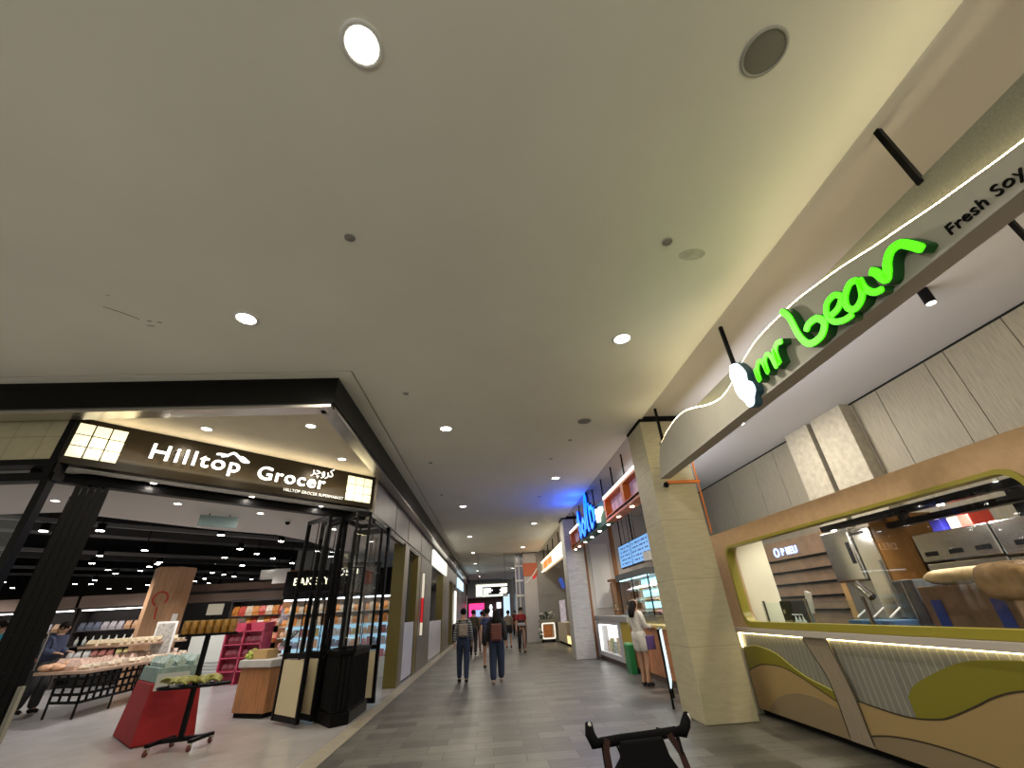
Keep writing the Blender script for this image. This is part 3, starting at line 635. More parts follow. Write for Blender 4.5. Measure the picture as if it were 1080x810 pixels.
# red clothed promotion table with grey green crates
t = thing('cloth_table', 'Promotion table wrapped in a dark red cloth near the entrance', 'table', (-5.4, 8.6, 0))
def frustum(mb, c, a, b, a2, b2, z0, z1, rz):
    ca, sa = math.cos(rz), math.sin(rz); vs = []
    for z, (p, q) in ((z0, (a, b)), (z1, (a2, b2))):
        for i, j in ((-1, -1), (1, -1), (1, 1), (-1, 1)): X, Y = i*p/2, j*q/2; vs.append((c[0]+X*ca-Y*sa, c[1]+X*sa+Y*ca, z))
    return mb._add(vs, [(3, 2, 1, 0), (4, 5, 6, 7), (0, 1, 5, 4), (1, 2, 6, 5), (2, 3, 7, 6), (3, 0, 4, 7)])
rc = (-5.62, 8.98); rr = math.radians(135)
frustum(MB(), rc, 1.45, .82, 1.12, .68, 0.005, .78, rr).build('cloth', RED, t, .02)
cr = mat('crate_green_grey', (.17, .24, .22), .5, var=.25, vscale=14)
t = thing('crate', 'Grey green crate full of bagged goods on the red table', 'crate', (*rc, .785))
frustum(MB(), rc, 1.10, .66, 1.06, .62, .785, .98, rr).build('body', cr, t, .01)
g1 = packet('clear_bag', mat('clear_bag_film', (.35, .45, .42), .25, var=.4, vscale=22), .20, .14, .15)
for i in range(5):
    for j in range(3):
        X, Y = -.42+.21*i, -.2+.2*j
        place(g1, (rc[0]+X*math.cos(rr)-Y*math.sin(rr), rc[1]+X*math.sin(rr)+Y*math.cos(rr), .98), rr+R(-.2, .2), 'Clear bag of greens in the crate on the red table', 'bag', 'bags in the crate')
t = thing('sign_holder', 'Clear price card holder leaning on the red cloth', 'sign', (-4.9, 8.75, .8))
MB().bar((-5.33, 8.20, .80), (-5.02, 8.50, .80), .01, .22).build('card', mat('card_grey', (.45, .47, .45), .3), t)

# two tier banana trolley
t = thing('banana_trolley', 'Black two tier oval tray trolley on castors in front of the red table', 'trolley', (-4.55, 7.92, 0))
px, py = -4.55, 7.92
MB().box(px-.03, px+.03, py-.025, py+.025, .14, 1.70).build('pole', BLACK, t)
for z, a, b in ((.76, .47, .2), (1.43, .40, .18)):
    MB().lathe([(0, 0), (1, 0), (1.03, .03), (1, .035), (.97, .012), (0, .012)], (px, py, z-.02), 32, a, b).rot((px, py), .35).build('tray', BLACK, t)
MB().bar((px-.27, py-.05, .12), (px+.27, py+.12, .12), .09, .05).build('foot_bar', BLACK, t)
mb = MB(); mb.bar((px-.26, py-.30, .12), (px-.22, py+.22, .12), .06, .04); mb.build('foot_bar', BLACK, t); MB().bar((px+.24, py-.18, .12), (px+.28, py+.3, .12), .06, .04).build('foot_bar', BLACK, t)
for dx, dy in ((-.26, -.28), (-.22, .2), (.24, -.16), (.28, .28)):
    w_ = MB().cyl((px+dx-.015, py+dy, .045), (px+dx+.015, py+dy, .045), .042, n=14).build('castor', mat('castor_red', (.10, .02, .015), .5), t)
    MB().box(px+dx-.022, px+dx+.022, py+dy-.012, py+dy+.03, .045, .105).build('fork', SILVER, w_)
t = thing('price_card', 'Small white price card on top of the trolley pole', 'sign', (px, py, 1.70))
MB().box(px-.11, px+.11, py-.012, py+.012, 1.70, 1.86).rot((px, py), .4).build('card', mat('card_white', (.4, .4, .39), .5), t)
BAN = mat('banana_skin', (.24, .235, .045), .5, var=.3, vscale=16)
def banana_bunch():
    t = thing('banana_bunch', '', 'bananas', (0, 0, 0), 'bananas on the lower tray')
    for k in range(5):
        a = -.5+.25*k; mb = MB(); pts = [(.02*math.cos(a), .02*math.sin(a)+0, .03+.02*k)]
        for s in range(1, 7): u = s/6; pts.append((.17*u*math.cos(a*.7), .17*u*math.sin(a*.7), .035+.012*k+.05*math.sin(u*PI)))
        mb.tube(pts, [.008, .016, .02, .021, .02, .016, .006], 8); mb.build('banana', BAN, t)
    return t
bb = banana_bunch(); spots = [(-.36, 0, .3), (-.24, .06, .9), (-.12, -.07, .4), (.06, .06, -.2), (.16, -.06, .3), (-.05, .1, 3.0), (-.25, -.08, .2), (.26, .04, 2.8), (-.30, .07, 2.9), (.30, -.05, 3.2), (.0, -.1, .1), (.12, .08, .5)]
for i, (dx, dy, a) in enumerate(spots):
    o = bb if i == 0 else dup(bb, (0, 0, 0)); o.location = (px+dx*math.cos(.35)-dy*math.sin(.35), py+dx*math.sin(.35)+dy*math.cos(.35), .762); o.rotation_euler = (0, 0, a)
    o.scale = (1.15, 1.15, .85); o['label'] = 'Green yellow banana bunch heaped on the lower trolley tray'
JAR = mat('orange_jar', (.24, .12, .02), .25, var=.4, vscale=20)
def jar():
    t = thing('snack_jar', 'Amber snack jar in the row on the upper trolley tray', 'jar', (0, 0, 0), 'jars on the upper tray')
    MB().lathe([(0, 0), (.045, 0), (.052, .02), (.052, .16), (.045, .18)], (0, 0, 0), 14).build('body', JAR, t)
    MB().cyl((0, 0, .18), (0, 0, .20), .046, n=14).build('lid', mat('jar_lid', (.30, .20, .06), .5), t); return t
j0 = jar()
for i in range(7):
    for j in range(2):
        o = j0 if i+j == 0 else dup(j0, (0, 0, 0)); dx, dy = -.32+.105*i, -.055+.11*j
        o.location = (px+dx*math.cos(.35)-dy*math.sin(.35), py+dx*math.sin(.35)+dy*math.cos(.35), 1.432)

# checkout counter
t = thing('checkout_counter', 'Timber checkout counter with pale stone top left of the folded doors', 'counter', (-4.6, 10.5, 0))
cp = [(-4.99, 10.10), (-4.28, 9.80), (-4.10, 10.30), (-4.45, 11.6), (-5.5, 11.9)]
MB().prism(cp, .08, .80).build('body', WOOD, t, .008)
MB().prism([(-4.96, 10.14), (-4.32, 9.86), (-4.15, 10.33), (-4.5, 11.5), (-5.4, 11.8)], 0, .08).build('plinth', BLACKM, t)
MB().prism([(-5.03, 10.05), (-4.27, 9.74), (-4.05, 10.29), (-4.40, 11.65), (-5.55, 11.95)], .80, .92).build('top', mat('counter_stone', (.42, .41, .39), .5, var=.08, vscale=8), t, .008)
t = thing('cardboard_box', 'Low tan carton on the checkout counter', 'box', (-4.75, 10.3, .92)); MB().obox((-4.72, 10.36, 1.0), (.42, .3, .16), -.35).build('carton', mat('cardboard', (.38, .25, .10), .8), t, .004)
t = thing('till_screen', 'Dark touchscreen till tilted on a stand on the counter', 'till', (-4.4, 10.75, .92))
MB().cyl((-4.4, 10.8, .92), (-4.4, 10.8, 1.1), .03).build('stand', BLACK, t); MB().box(-4.55, -4.25, 10.7, 10.9, .92, .935).build('foot', BLACK, t)
mb = MB(); mb.bar((-4.52, 10.62, 1.10), (-4.30, 10.78, 1.38), .03, .34, up=(.6, -.8, 0)); mb.build('screen', mat('till_glass', (.09, .10, .10), .15), t)
t = thing('card_reader', 'Small black card reader beside the till', 'card reader', (-4.28, 10.35, .92)); MB().obox((-4.27, 10.35, .96), (.1, .18, .07), .4).build('body', BLACKM, t, .01)
t = thing('leaf_basket', 'Small heap of yellow green produce at the left edge of the counter', 'produce', (-4.95, 10.2, .92))
for k in range(5): MB().ball((-4.95+R(-.05, .05), 10.25+R(-.05, .1), .95+.03*k), .05, .05, .04).build('fruit', mat('lime_fruit', (.30, .35, .05), .5), t)

# shelving
def shelf_unit(name, label, x0, x1, y0, d, h, levels, m, back=None, cat='shelves'):
    t = thing(name, label, cat, ((x0+x1)/2, y0, 0))
    mb = MB(); mb.box(x0, x0+.04, y0, y0+d, 0, h); mb.build('side_panel', m, t); MB().box(x1-.04, x1, y0, y0+d, 0, h).build('side_panel', m, t)
    MB().box(x0, x1, y0+d-.03, y0+d, 0, h).build('back_panel', back or m, t)
    for z in levels: MB().box(x0+.04, x1-.04, y0, y0+d-.03, z-.03, z).build('shelf', m, t)
    MB().box(x0, x1, y0-.02, y0+d, h, h+.06).build('top', m, t); return t
DSH = mat('dark_shelf', (.05, .04, .04), .6); HEAD = mat('dusty_brown_header', (.24, .17, .14), .7)
cols = [mat('pk_%d' % i, c, .45, var=.3, vscale=30) for i, c in enumerate([(.55, .50, .55), (.60, .35, .20), (.62, .60, .58), (.35, .12, .10), (.45, .38, .15), (.55, .22, .25), (.20, .22, .30)])]
pk = [packet('snack_packet', m, .2, .12, .26, 'bag') for m in cols]
wb = packet('white_bottle', mat('milk_white', (.62, .64, .60), .35), .11, .11, .28, 'bottle')
for u, (x0, x1, y0) in enumerate(((-21.5, -18.0, 17.4), (-17.9, -14.8, 17.4), (-14.7, -11.6, 17.4))):
    shelf_unit('display_shelf', ['Leftmost', 'Middle', 'Right'][u]+' tall dark goods shelf along the left back of the grocery', x0, x1, y0, .5, 2.3, (.35, .8, 1.2, 1.65), DSH)
    o = MB().box(x0-.1, x1+.1, y0-.15, y0+.5, 2.38, 2.75).build('shelf_header', HEAD); tag(o, 'Dusty brown header board above the %s goods shelf' % ['leftmost', 'middle', 'right'][u], 'header', 'shelf headers')
    for li, z in enumerate((.8, 1.2, 1.65)):
        n = int((x1-x0-.2)/.26)
        for k in range(n):
            p = wb if (li == 1) else pk[(k//3+u+li*2) % 7]
            place(p, (x0+.18+.26*k, y0+.15, z), R(-.15, .15), 'Small packet on the dark goods shelf along the back' if p is not wb else 'White capped bottle on the middle row of the dark goods shelf', 'packet' if p is not wb else 'bottle', 'goods on the dark shelves')
    t = thing('shelf_light', 'Thin white light bar under the header of the %s goods shelf' % ['leftmost', 'middle', 'right'][u], 'light', ((x0+x1)/2, y0, 2.3), 'shelf light bars')
    MB().box(x0+.1, x1-.1, y0-.03, y0+.01, 2.28, 2.31).build('tube', emis('shelf_tube', (1, .97, .95), 6), t)
# white dairy cabinet and the pink display
t = thing('dairy_cabinet', 'White dairy cabinet seen behind the trolley pole', 'cabinet', (-9.2, 15.9, 0))
wf = mat('cabinet_white', (.62, .66, .63), .4)
MB().box(-9.65, -8.35, 15.9, 16.5, 0, 1.75).build('body', wf, t, .01); MB().box(-9.65, -8.35, 15.88, 15.9, 1.45, 1.75).build('header', emis('cab_head', (.9, .95, .95), .9), t)
mb = MB()
for k in range(6): mb.box(-9.55, -8.45, 15.885, 15.9, .12+.09*k, .15+.09*k)
mb.build('vent', mat('vent_grey', (.35, .36, .36), .5), t)
t = thing('pink_display', 'Bright pink stepped display rack beside the dairy cabinet', 'display rack', (-8, 15.6, 0))
PK = mat('pink_card', (.42, .05, .10), .5, var=.25, vscale=5); DR = mat('dark_pink', (.20, .03, .05), .6)
MB().box(-8.35, -7.2, 15.75, 16.1, 0, 1.62).build('back_panel', PK, t)
for z in (.35, .7, 1.05, 1.4): MB().box(-8.35, -7.2, 15.45, 15.75, z-.03, z).build('shelf', PK, t); 
mb = MB()
for x in (-8.35, -7.8, -7.22): mb.box(x-.02, x+.02, 15.45, 15.76, 0, 1.6)
mb.build('divider', PK, t)
dk = packet('drink_pouch', DR, .16, .1, .2, 'bag')
for z in (.35, .7, 1.05):
    for k in range(6): place(dk, (-8.2+.17*k, 15.6, z), 0, 'Dark red pouch on the bright pink display rack', 'pouch', 'pouches on the pink rack')
# red snack shelves and the fascia beam above
shelf_unit('snack_shelf', 'Dark shelf of red and orange snack bags behind the checkout', -9.2, -7.25, 16.9, .5, 2.3, (.5, 1.0, 1.5, 1.85), DSH)
rb = [packet('red_snack_bag', m, .22, .13, .3, 'bag') for m in (mat('snack_red', (.60, .07, .04), .4, var=.4, vscale=14), mat('snack_orange', (.68, .26, .05), .4, var=.4, vscale=14), mat('snack_cream', (.66, .52, .38), .4, var=.3, vscale=14))]
for z in (1.0, 1.5, 1.85):
    for k in range(8): place(rb[(k*2+int(z*4)) % 3], (-9.05+.23*k, 17.05, z), R(-.2, .2), 'Red or orange snack bag standing behind the checkout', 'snack bag', 'snack bags behind the checkout')
t = thing('header_beam', 'Long dusty brown header beam spanning the back of the grocery', 'beam', (-8.8, 17.3, 2.5))
MB().box(-11.4, -7.2, 17.2, 17.5, 2.36, 2.62).build('lower_beam', HEAD, t); MB().box(-11.4, -7.2, 17.35, 17.6, 2.72, 2.95).build('upper_beam', mat('brown_beam', (.16, .10, .08), .7), t)
# blue lit refrigerated cases behind the folded doors
for u, (x0, x1) in enumerate(((-6.7, -5.45), (-5.4, -4.2), (-4.15, -3.2))):
    lb = ['leftmost', 'middle', 'rightmost'][u]
    t = thing('refrigerated_case', 'Blue lit refrigerated case, %s of the three behind the glass doors' % lb, 'fridge', ((x0+x1)/2, 15.2, 0), 'refrigerated cases')
    MB().box(x0, x1, 15.15, 15.95, 0, .5).build('base', wf, t, .01); MB().box(x0, x1, 15.85, 15.95, .5, 1.45).build('back_panel', COOL, t); MB().box(x0, x1, 15.85, 15.95, 1.45, 2.2).build('back_panel', mat('case_wood', (.30, .20, .14), .6, var=.3, vscale=6), t)
    MB().box(x0, x1, 15.2, 15.95, 2.2, 2.35).build('canopy', BLACKM, t); MB().box(x0+.05, x1-.05, 15.22, 15.28, 2.16, 2.2).build('light_tube', emis('case_tube', (.85, .95, 1), 5), t)
    for z in (.85, 1.15, 1.45, 1.8): MB().box(x0, x1, 15.35, 15.85, z-.02, z).build('shelf', mat('case_shelf', (.5, .58, .62), .4), t)
    for z in (.5, .85, 1.15, 1.45, 1.8):
        n = int((x1-x0)/.15)
        for k in range(n):
            p = pk[(k//2+int(z*7)) % 7] if z < 1.4 else rb[1+(k % 2)]
            place(p, (x0+.1+.15*k, 15.45, z), 0, 'Small packet in the %s blue lit case' % lb, 'packet', 'packets in the refrigerated cases', (.66, .6, .62+.2*((k*5) % 3)/2))
# track spotlights in the black void
def track_spot():
    t = thing('track_spotlight', '', 'spotlight', (0, 0, 0), 'track spotlights in the shop')
    MB().cyl((0, 0, .05), (0, 0, .22), .085, n=14).build('housing', BLACK, t)
    MB().cyl((0, 0, .04), (0, 0, .055), .08, n=14).build('lens', LAMPS, t)
    MB().cyl((0, 0, .22), (0, 0, 1.05), .012, n=8).build('stem', BLACK, t); return t
ts = track_spot()
sp = [(-12.24, 11.83), (-10.72, 10.79), (-11.4, 12.3), (-15.85, 15.18), (-18.4, 19.36), (-21.6, 21.1), (-23.7, 23.7), (-12.65, 14.86), (-15.19, 18.49), (-15.93, 19.84), (-18.5, 22.02), (-19.98, 23.65), (-20.44, 23.3), (-21.47, 26.7), (-20.84, 27.3), (-18.6, 25.55), (-12.64, 17.48), (-8.2, 14.74), (-8.24, 15.94), (-9.66, 16.52), (-8.32, 17.34), (-8.31, 19.03), (-12.72, 21.14), (-12.77, 22.15), (-12.86, 23.24), (-12.96, 25.12), (-15.77, 26.13), (-16.04, 27.64), (-17.55, 29.3), (-15.9, 28.7), (-14.4, 29.5), (-13.6, 29.3), (-6.4, 13.6), (-7.0, 20.5), (-6.2, 17.5), (-5.6, 19.0), (-10.3, 19.0), (-10.9, 23.0), (-9.0, 22.0), (-14.2, 16.5)]+[(-23.5+.9*i+1.7*((i*7) % 5)*.4, 17.0+((i*5) % 11)*1.1) for i in range(18)]+[(-9.6, 11.0), (-13.6, 13.2), (-7.4, 12.2), (-10.8, 14.2)]
for i, (x, y) in enumerate(sp):
    o = ts if i == 0 else dup(ts, (0, 0, 0)); o.location = (x, y, 3.7)
    o['label'] = 'Bright track spotlight in the black ceiling void above the goods'
for i, (x, y, wt) in enumerate(((-8.5, 12.8, 70), (-12.5, 15.2, 90), (-17.5, 15.5, 90), (-8.3, 15.0, 60), (-5.2, 13.6, 45), (-5.2, 9.6, 28), (-8.2, 9.6, 35))):
    light('shop_spot', 'SPOT', (x, y, 3.55 if wt < 40 else 3.68), wt*5.0, (1, .95, .90), .12, (0, 0, 0), spot=2.3)

# ================================================================== HANGING NAME FASCIA OVER THE NEAR KIOSK
SIGNP = mat('fascia_grey_panel', (.40, .385, .33), .7, var=.04, vscale=3)
SIGNB = mat('fascia_textured_back', (.20, .20, .16), .85, var=.12, vscale=60, bump=.3)
t = thing('shop_fascia', 'Long grey hanging fascia with wavy glowing top edge and green mr bean letters', 'sign', (3.1, 3, 3.44))
wave = [(6.93, 3.47), (6.90, 3.60), (6.707, 3.90), (6.5, 3.99), (6.309, 4.04), (5.903, 4.095), (5.545, 4.07), (5.236, 3.98), (4.905, 3.86), (4.621, 3.80), (4.421, 3.81), (4.2, 3.87), (4.025, 3.94), (3.872, 3.98), (3.638, 4.03), (3.40, 4.04), (3.1, 4.03), (2.9, 4.015), (2.58, 3.96), (2.365, 3.915), (2.102, 3.845), (1.912, 3.805), (1.673, 3.75), (1.399, 3.70), (1.205, 3.67), (.7, 3.62), (.1, 3.62), (-.6, 3.70), (-1.2, 3.8)]
ws = smooth_pts(wave, 4)
mb = MB(); vs = []; n = len(ws)
for x in (3.03, 3.055):
    for y, z in ws: vs += [(x, y, z), (x, y, 3.45)]
fs = []
for i in range(n-1):
    a = 2*i; b = 2*n+2*i
    fs += [(a, a+1, a+3, a+2), (b, b+2, b+3, b+1), (a, a+2, b+2, b), (a+1, b+1, b+3, a+3)]
fs += [(0, 2*n, 2*n+1, 1), (2*n-2, 2*n-1, 4*n-1, 4*n-2)]
mb._add(vs, fs); mb.build('front_panel', SIGNP, t)
MB().box(3.15, 3.19, -1.2, 6.95, 3.44, 4.09).build('back_panel', SIGNB, t)
MB().box(3.015, 3.20, -1.2, 6.95, 3.425, 3.45).build('bottom_lip', mat('lip_grey', (.42, .40, .37), .6), t)
mb = MB(); mb.tube([(3.0425, y, z+.007) for y, z in ws if y < 6.9], .008, 6); mb.build('led_strip', LEDW, t)
mf = lambda u, v, d: (2.93+d, u, v)
letters = {
 'm': ([(3.692, 3.70), (3.681, 3.55), (3.66, 3.66), (3.60, 3.73), (3.545, 3.70), (3.53, 3.56), (3.51, 3.68), (3.45, 3.73), (3.405, 3.68), (3.395, 3.53)], .048),
 'r': ([(3.345, 3.73), (3.336, 3.545), (3.325, 3.68), (3.27, 3.74), (3.19, 3.72)], .054),
 'b': ([(3.060, 3.99), (3.0, 3.87), (2.985, 3.63), (2.92, 3.50), (2.783, 3.485), (2.70, 3.56), (2.74, 3.645), (2.84, 3.66), (2.90, 3.62)], .062),
 'e': ([(2.628, 3.575), (2.53, 3.58), (2.457, 3.64), (2.50, 3.70), (2.59, 3.69), (2.640, 3.61), (2.62, 3.52), (2.54, 3.465), (2.44, 3.45)], .050),
 'a': ([(2.27, 3.655), (2.34, 3.68), (2.425, 3.62), (2.455, 3.53), (2.40, 3.475), (2.31, 3.52), (2.262, 3.65), (2.262, 3.56), (2.22, 3.48), (2.15, 3.455)], .050),
 'n': ([(2.165, 3.64), (2.135, 3.60), (2.105, 3.50), (2.07, 3.53), (2.03, 3.60), (1.97, 3.65), (1.90, 3.64), (1.85, 3.57), (1.81, 3.49)], .062)}
for k, (pts, wd) in letters.items():
    b = MB(); ribbon(b, pts, wd+.012, mf, .014, .10); o = b.build('letter', GREEND, t, label='green illuminated letter %s' % k)
    f = MB(); ribbon(f, pts, wd, mf, 0.0, .013); f.build('letter_face', GREENL, o)
    s_ = MB(); s_.cyl((3.03, pts[2][0], pts[2][1]), (3.05, pts[2][0], pts[2][1]), .01)
bl = smooth_pts([(4.06, 3.98), (3.95, 3.95), (3.88, 3.86), (3.84, 3.75), (3.86, 3.66), (3.80, 3.60), (3.79, 3.50), (3.85, 3.44), (3.90, 3.37), (3.99, 3.37), (4.03, 3.46), (4.09, 3.55), (4.12, 3.66), (4.11, 3.78), (4.13, 3.86), (4.06, 3.98)], 4)[:-1]
b = MB(); b.prismx([(y*1.0, z) for y, z in bl], 2.945, 3.03); o = b.build('logo_box', mat('logo_side', (.03, .10, .16), .4), t, label='plain white glowing rounded lightbox')
b = MB(); b.prismx([((y-3.96)*.94+3.96, (z-3.67)*.95+3.67) for y, z in bl], 2.93, 2.944); b.build('logo_face', emis('logo_white', (.9, 1, 1), 2.6), o)
text('Fresh Soy Milk', 'lettering', BLACK, (3.028, 1.705, 3.495), (0, -1, 0), (0, 0, 1), .114, .012, t, bold=.0, sx=.92, space=1.05)
text('KAFE', 'lettering', BLACK, (3.148, 6.93, 3.94), (0, -1, 0), (0, 0, 1), .12, .01, t)
for i, y in enumerate((6.78, 4.27, 1.71, -.8)):
    o = MB().box(3.13, 3.17, y-.02, y+.02, 4.05, H+.05).build('hanger_rod', BLACK, t)
MB().box(3.192, 3.215, -1.1, 6.9, 3.53, 3.57).build('led_channel', LED, t)  # glowing bar added out of sight behind the fascia
light('rear_led', 'AREA', (3.24, 1.2, 3.55), 12, (1, .90, .64), 4.6, (0, -2.2, 0), 'RECTANGLE', .05, parent=t)  # added fill light for the ceiling and timber wall behind the fascia
fl = light('front_led', 'AREA', (3.08, 3.0, 3.98), 5, (1, .90, .52), .04, (0, 2.56, 0), 'RECTANGLE', 7.6, parent=t); fl.data.spread = math.radians(100)
ro = [c for c in t.children if c.name.startswith('rear_led')][0]
ro.rotation_euler = (0, -1.918, 0); ro.data.spread = math.radians(70); ro.data.size = .05; ro.data.size_y = 4.6
rf2 = light('rear_led', 'AREA', (3.24, 5.2, 3.55), 40, (.98, .97, 1.0), .05, (0, -1.918, 0), 'RECTANGLE', 3.2, parent=t); rf2.data.spread = math.radians(120)  # second added fill, whiter, for the far part of that ceiling
for i, (a, b_) in enumerate(((-.5, 2.2), (2.2, 4.8), (5.0, 6.8))): pass
# hanging rod, spot and downlights over the kiosk
t = thing('hanging_rod', 'Black square ceiling rod just below the near end of the grey fascia', 'rod', (5.1, 2.45, 3.1)); MB().box(5.08, 5.12, 2.43, 2.47, 2.52, H+.05).build('rod', BLACK, t); MB().box(5.02, 5.18, 2.37, 2.53, H+.035, H+.05).build('plate', BLACK, t)
t = thing('can_spotlight', 'Black cylinder spotlight on the ceiling under the green letters', 'spotlight', (5.35, 3.56, H+.05))
MB().cyl((5.35, 3.56, H-.16), (5.35, 3.56, H+.05), .055, n=20).build('housing', BLACK, t); MB().cyl((5.35, 3.56, H-.165), (5.35, 3.56, H-.158), .047, n=20).build('lens', emis('can_lens', (1, .95, .85), 6), t)
light('lamp', 'SPOT', (5.35, 3.56, H-.18), 120, (1, .88, .66), .05, (0, 0, 0), spot=2.0, parent=t)
downlight(5.26, 7.6, H+.05, 'Round downlight above the far end of the near kiosk', 'kiosk downlights', 90, (1, .92, .8), .08)
downlight(5.0, .6, H+.05, 'Round downlight above the near end of the near kiosk', 'kiosk downlights', 150, (1, .84, .58), .08)  # added out of view to brighten the kiosk side
t = thing('dome_camera', 'White dome camera at the pillar under the fascia tip', 'camera', (3.12, 7.0, 3.3))
MB().cyl((3.12, 7.125, 3.36), (3.12, 7.02, 3.36), .03).build('mount', WHITE, t); MB().ball((3.12, 6.99, 3.33), .05, .05, .05).build('lens', BLACK, t)
t = thing('conduit', 'Thin orange red conduit round the stone pillar by the kiosk', 'pipe', (3.75, 7.1, 2.5))
MB().box(3.20, 3.80, 7.09, 7.125, 3.38, 3.43).build('cross_bar', ORANGE, t); MB().cyl((3.765, 7.11, 2.52), (3.765, 7.11, 3.86), .014).build('pipe', ORANGE, t)

# ================================================================== NEAR KIOSK
K = thing('kiosk', 'Near kiosk front with rounded window, peach frame, glowing tiled panels and green hills', 'kiosk', (4.0, 5, 0))
MB().box(4.07, 4.16, 1.2, 7.62, 0, .07).build('plinth', BLACKM, K)
RIB = tile_mat('ribbed_tile', (.20, .20, .18), (.18, .18, .165), (.34, .33, .27), .085, 3.0, .006, .35, 'yz', .0, .10)
MB().box(4.03, 4.12, 1.2, 7.58, .07, 1.05).build('tiled_panel', RIB, K)
MB().box(3.93, 4.16, 1.2, 7.64, 1.055, 1.125).build('ledge', mat('ledge_pale', (.50, .46, .42), .5), K, .006)
MB().box(3.985, 4.12, 7.58, 7.64, .0, 1.055).build('end_panel', mat('end_strip', (.5, .47, .38), .5), K)
mb = MB(); mb.box(4.005, 4.015, 1.2, 7.56, 1.040, 1.052); mb.box(4.005, 4.015, 7.555, 7.57, .85, 1.05); mb.build('led_strip', LED, K)
GRN = mat('hill_green', (.19, .175, .010), .6); TAN = mat('hill_tan', (.34, .24, .105), .6); TAU = mat('hill_taupe', (.23, .175, .105), .6); BRD = mat('board_grey_wood', (.27, .225, .165), .6, var=.12, vscale=5, stretch=(1, 8, 1)); LINE = mat('dark_outline', (.03, .02, .01), .6)
def hill(top, y_hi, y_lo, m, x0, x1, line=True, nm='hill_panel', edge=LINE, ew=.012):
    tp_ = smooth_pts(top, 5); poly = [(y_hi, .075)]+([(y_hi, tp_[0][1])] if y_hi > tp_[0][0]+.005 else [])+tp_+[(tp_[-1][0], .075)] if y_lo is None else [(y_hi, .075)]+tp_+[(y_lo, .075)]
    mb = MB(); vs = []; P = tp_; n = len(P)
    for x in (x0, x1):
        for y, z in P: vs += [(x, y, z), (x, y, .075)]
    fs = []
    for i in range(n-1):
        a = 2*i; b = 2*n+2*i; fs += [(a, a+1, a+3, a+2), (b, b+2, b+3, b+1), (a, a+2, b+2, b), (a+1, b+1, b+3, a+3)]
    fs += [(0, 2*n, 2*n+1, 1), (2*n-2, 2*n-1, 4*n-1, 4*n-2)]
    mb._add(vs, fs); o = mb.build(nm, m, K)
    if line: l = MB(); ribbon(l, top, ew, lambda u, v, d: (x0-.004+d, u, v), 0, .003); l.build('outline', edge, o)
    return o
hill([(7.56, .84), (7.3, .88), (7.07, .88), (6.73, .82), (6.43, .69), (6.18, .60), (5.85, .53), (5.60, .47)], 0, None, GRN, 4.012, 4.029, edge=mat('pale_line', (.6, .58, .2), .5))
hill([(7.56, .54), (7.3, .62), (7.09, .66), (6.67, .67), (6.33, .60), (6.05, .51), (5.77, .42), (5.6, .38)], 0, None, TAN, 4.000, 4.011)
hill([(7.28, .10), (7.1, .22), (6.86, .32), (6.46, .40), (6.11, .40), (5.85, .36), (5.6, .33)], 0, None, TAU, 3.994, 3.999, line=False)
# right-hand field of hills
hill([(4.75, .60), (4.63, .71), (4.34, .84), (4.06, .94), (3.81, .98), (3.3, 1.0), (2.6, .97), (1.9, .9), (1.25, .8)], 0, None, GRN, 4.012, 4.029, line=False)
hill([(5.50, .48), (5.13, .45), (4.81, .44), (4.5, .48), (4.34, .53), (4.08, .64), (3.88, .73), (3.64, .80), (3.2, .86), (2.6, .86), (1.9, .78), (1.25, .66)], 0, None, TAN, 4.000, 4.011)
hill([(5.5, .16), (5.1, .24), (4.6, .27), (4.1, .24), (3.6, .14), (3.45, .09)], 0, None, TAU, 3.994, 3.999, line=True)
mb = MB(); dl = smooth_pts([(5.99, 1.05), (5.9, .87), (5.8, .71), (5.76, .58), (5.74, .41), (5.74, .075)], 3); dr = smooth_pts([(5.56, 1.05), (5.53, .9), (5.47, .7), (5.43, .47), (5.42, .27), (5.41, .075)], 3)
vs = []; n = len(dl)
for x in (3.984, 3.993):
    for a, b in zip(dl, dr): vs += [(x, *a), (x, *b)]
fs = []
for i in range(n-1): a = 2*i; b = 2*n+2*i; fs += [(a, a+1, a+3, a+2), (b, b+2, b+3, b+1), (a, a+2, b+2, b), (a+1, b+1, b+3, a+3)]
mb._add(vs, fs); o = mb.build('diagonal_board', BRD, K)
l = MB(); ribbon(l, [(5.99, 1.04), (5.9, .87), (5.8, .71), (5.76, .58), (5.74, .41), (5.74, .1)], .012, lambda u, v, d: (3.980+d, u, v), 0, .003); ribbon(l, [(5.56, 1.04), (5.53, .9), (5.47, .7), (5.43, .47), (5.42, .27), (5.41, .1)], .012, lambda u, v, d: (3.980+d, u, v), 0, .003); l.build('outline', LINE, o)
t2 = text('Fresh', 'lettering', LINE, (3.998, 3.72, .42), (0, -1, 0), (0, 0, 1), .16, .006, K, bold=.004)
# window frame
out = rrect(1.2, 7.64, 1.125, 2.53, .06, 10); inn = rrect(2.80, 7.22, 1.14, 2.29, .16, 10)
out2 = []
for (a, b), (c, d) in zip(inn, out): out2.append((c, d))
MB().ring(out, inn, lambda u, v, d: (3.97+d, u, v), 0, .17).build('window_frame', PEACH, K)
inn2 = rrect(2.825, 7.185, 1.205, 2.265, .16, 10)
MB().ring(rrect(2.79, 7.23, 1.13, 2.30, .165, 10), inn2, lambda u, v, d: (3.955+d, u, v), 0, .13).build('window_trim', YELTRIM, K)
g = MB(); g.box(4.05, 4.058, 2.83, 7.18, 1.21, 2.26); g.build('window_glass', GLASS, K)
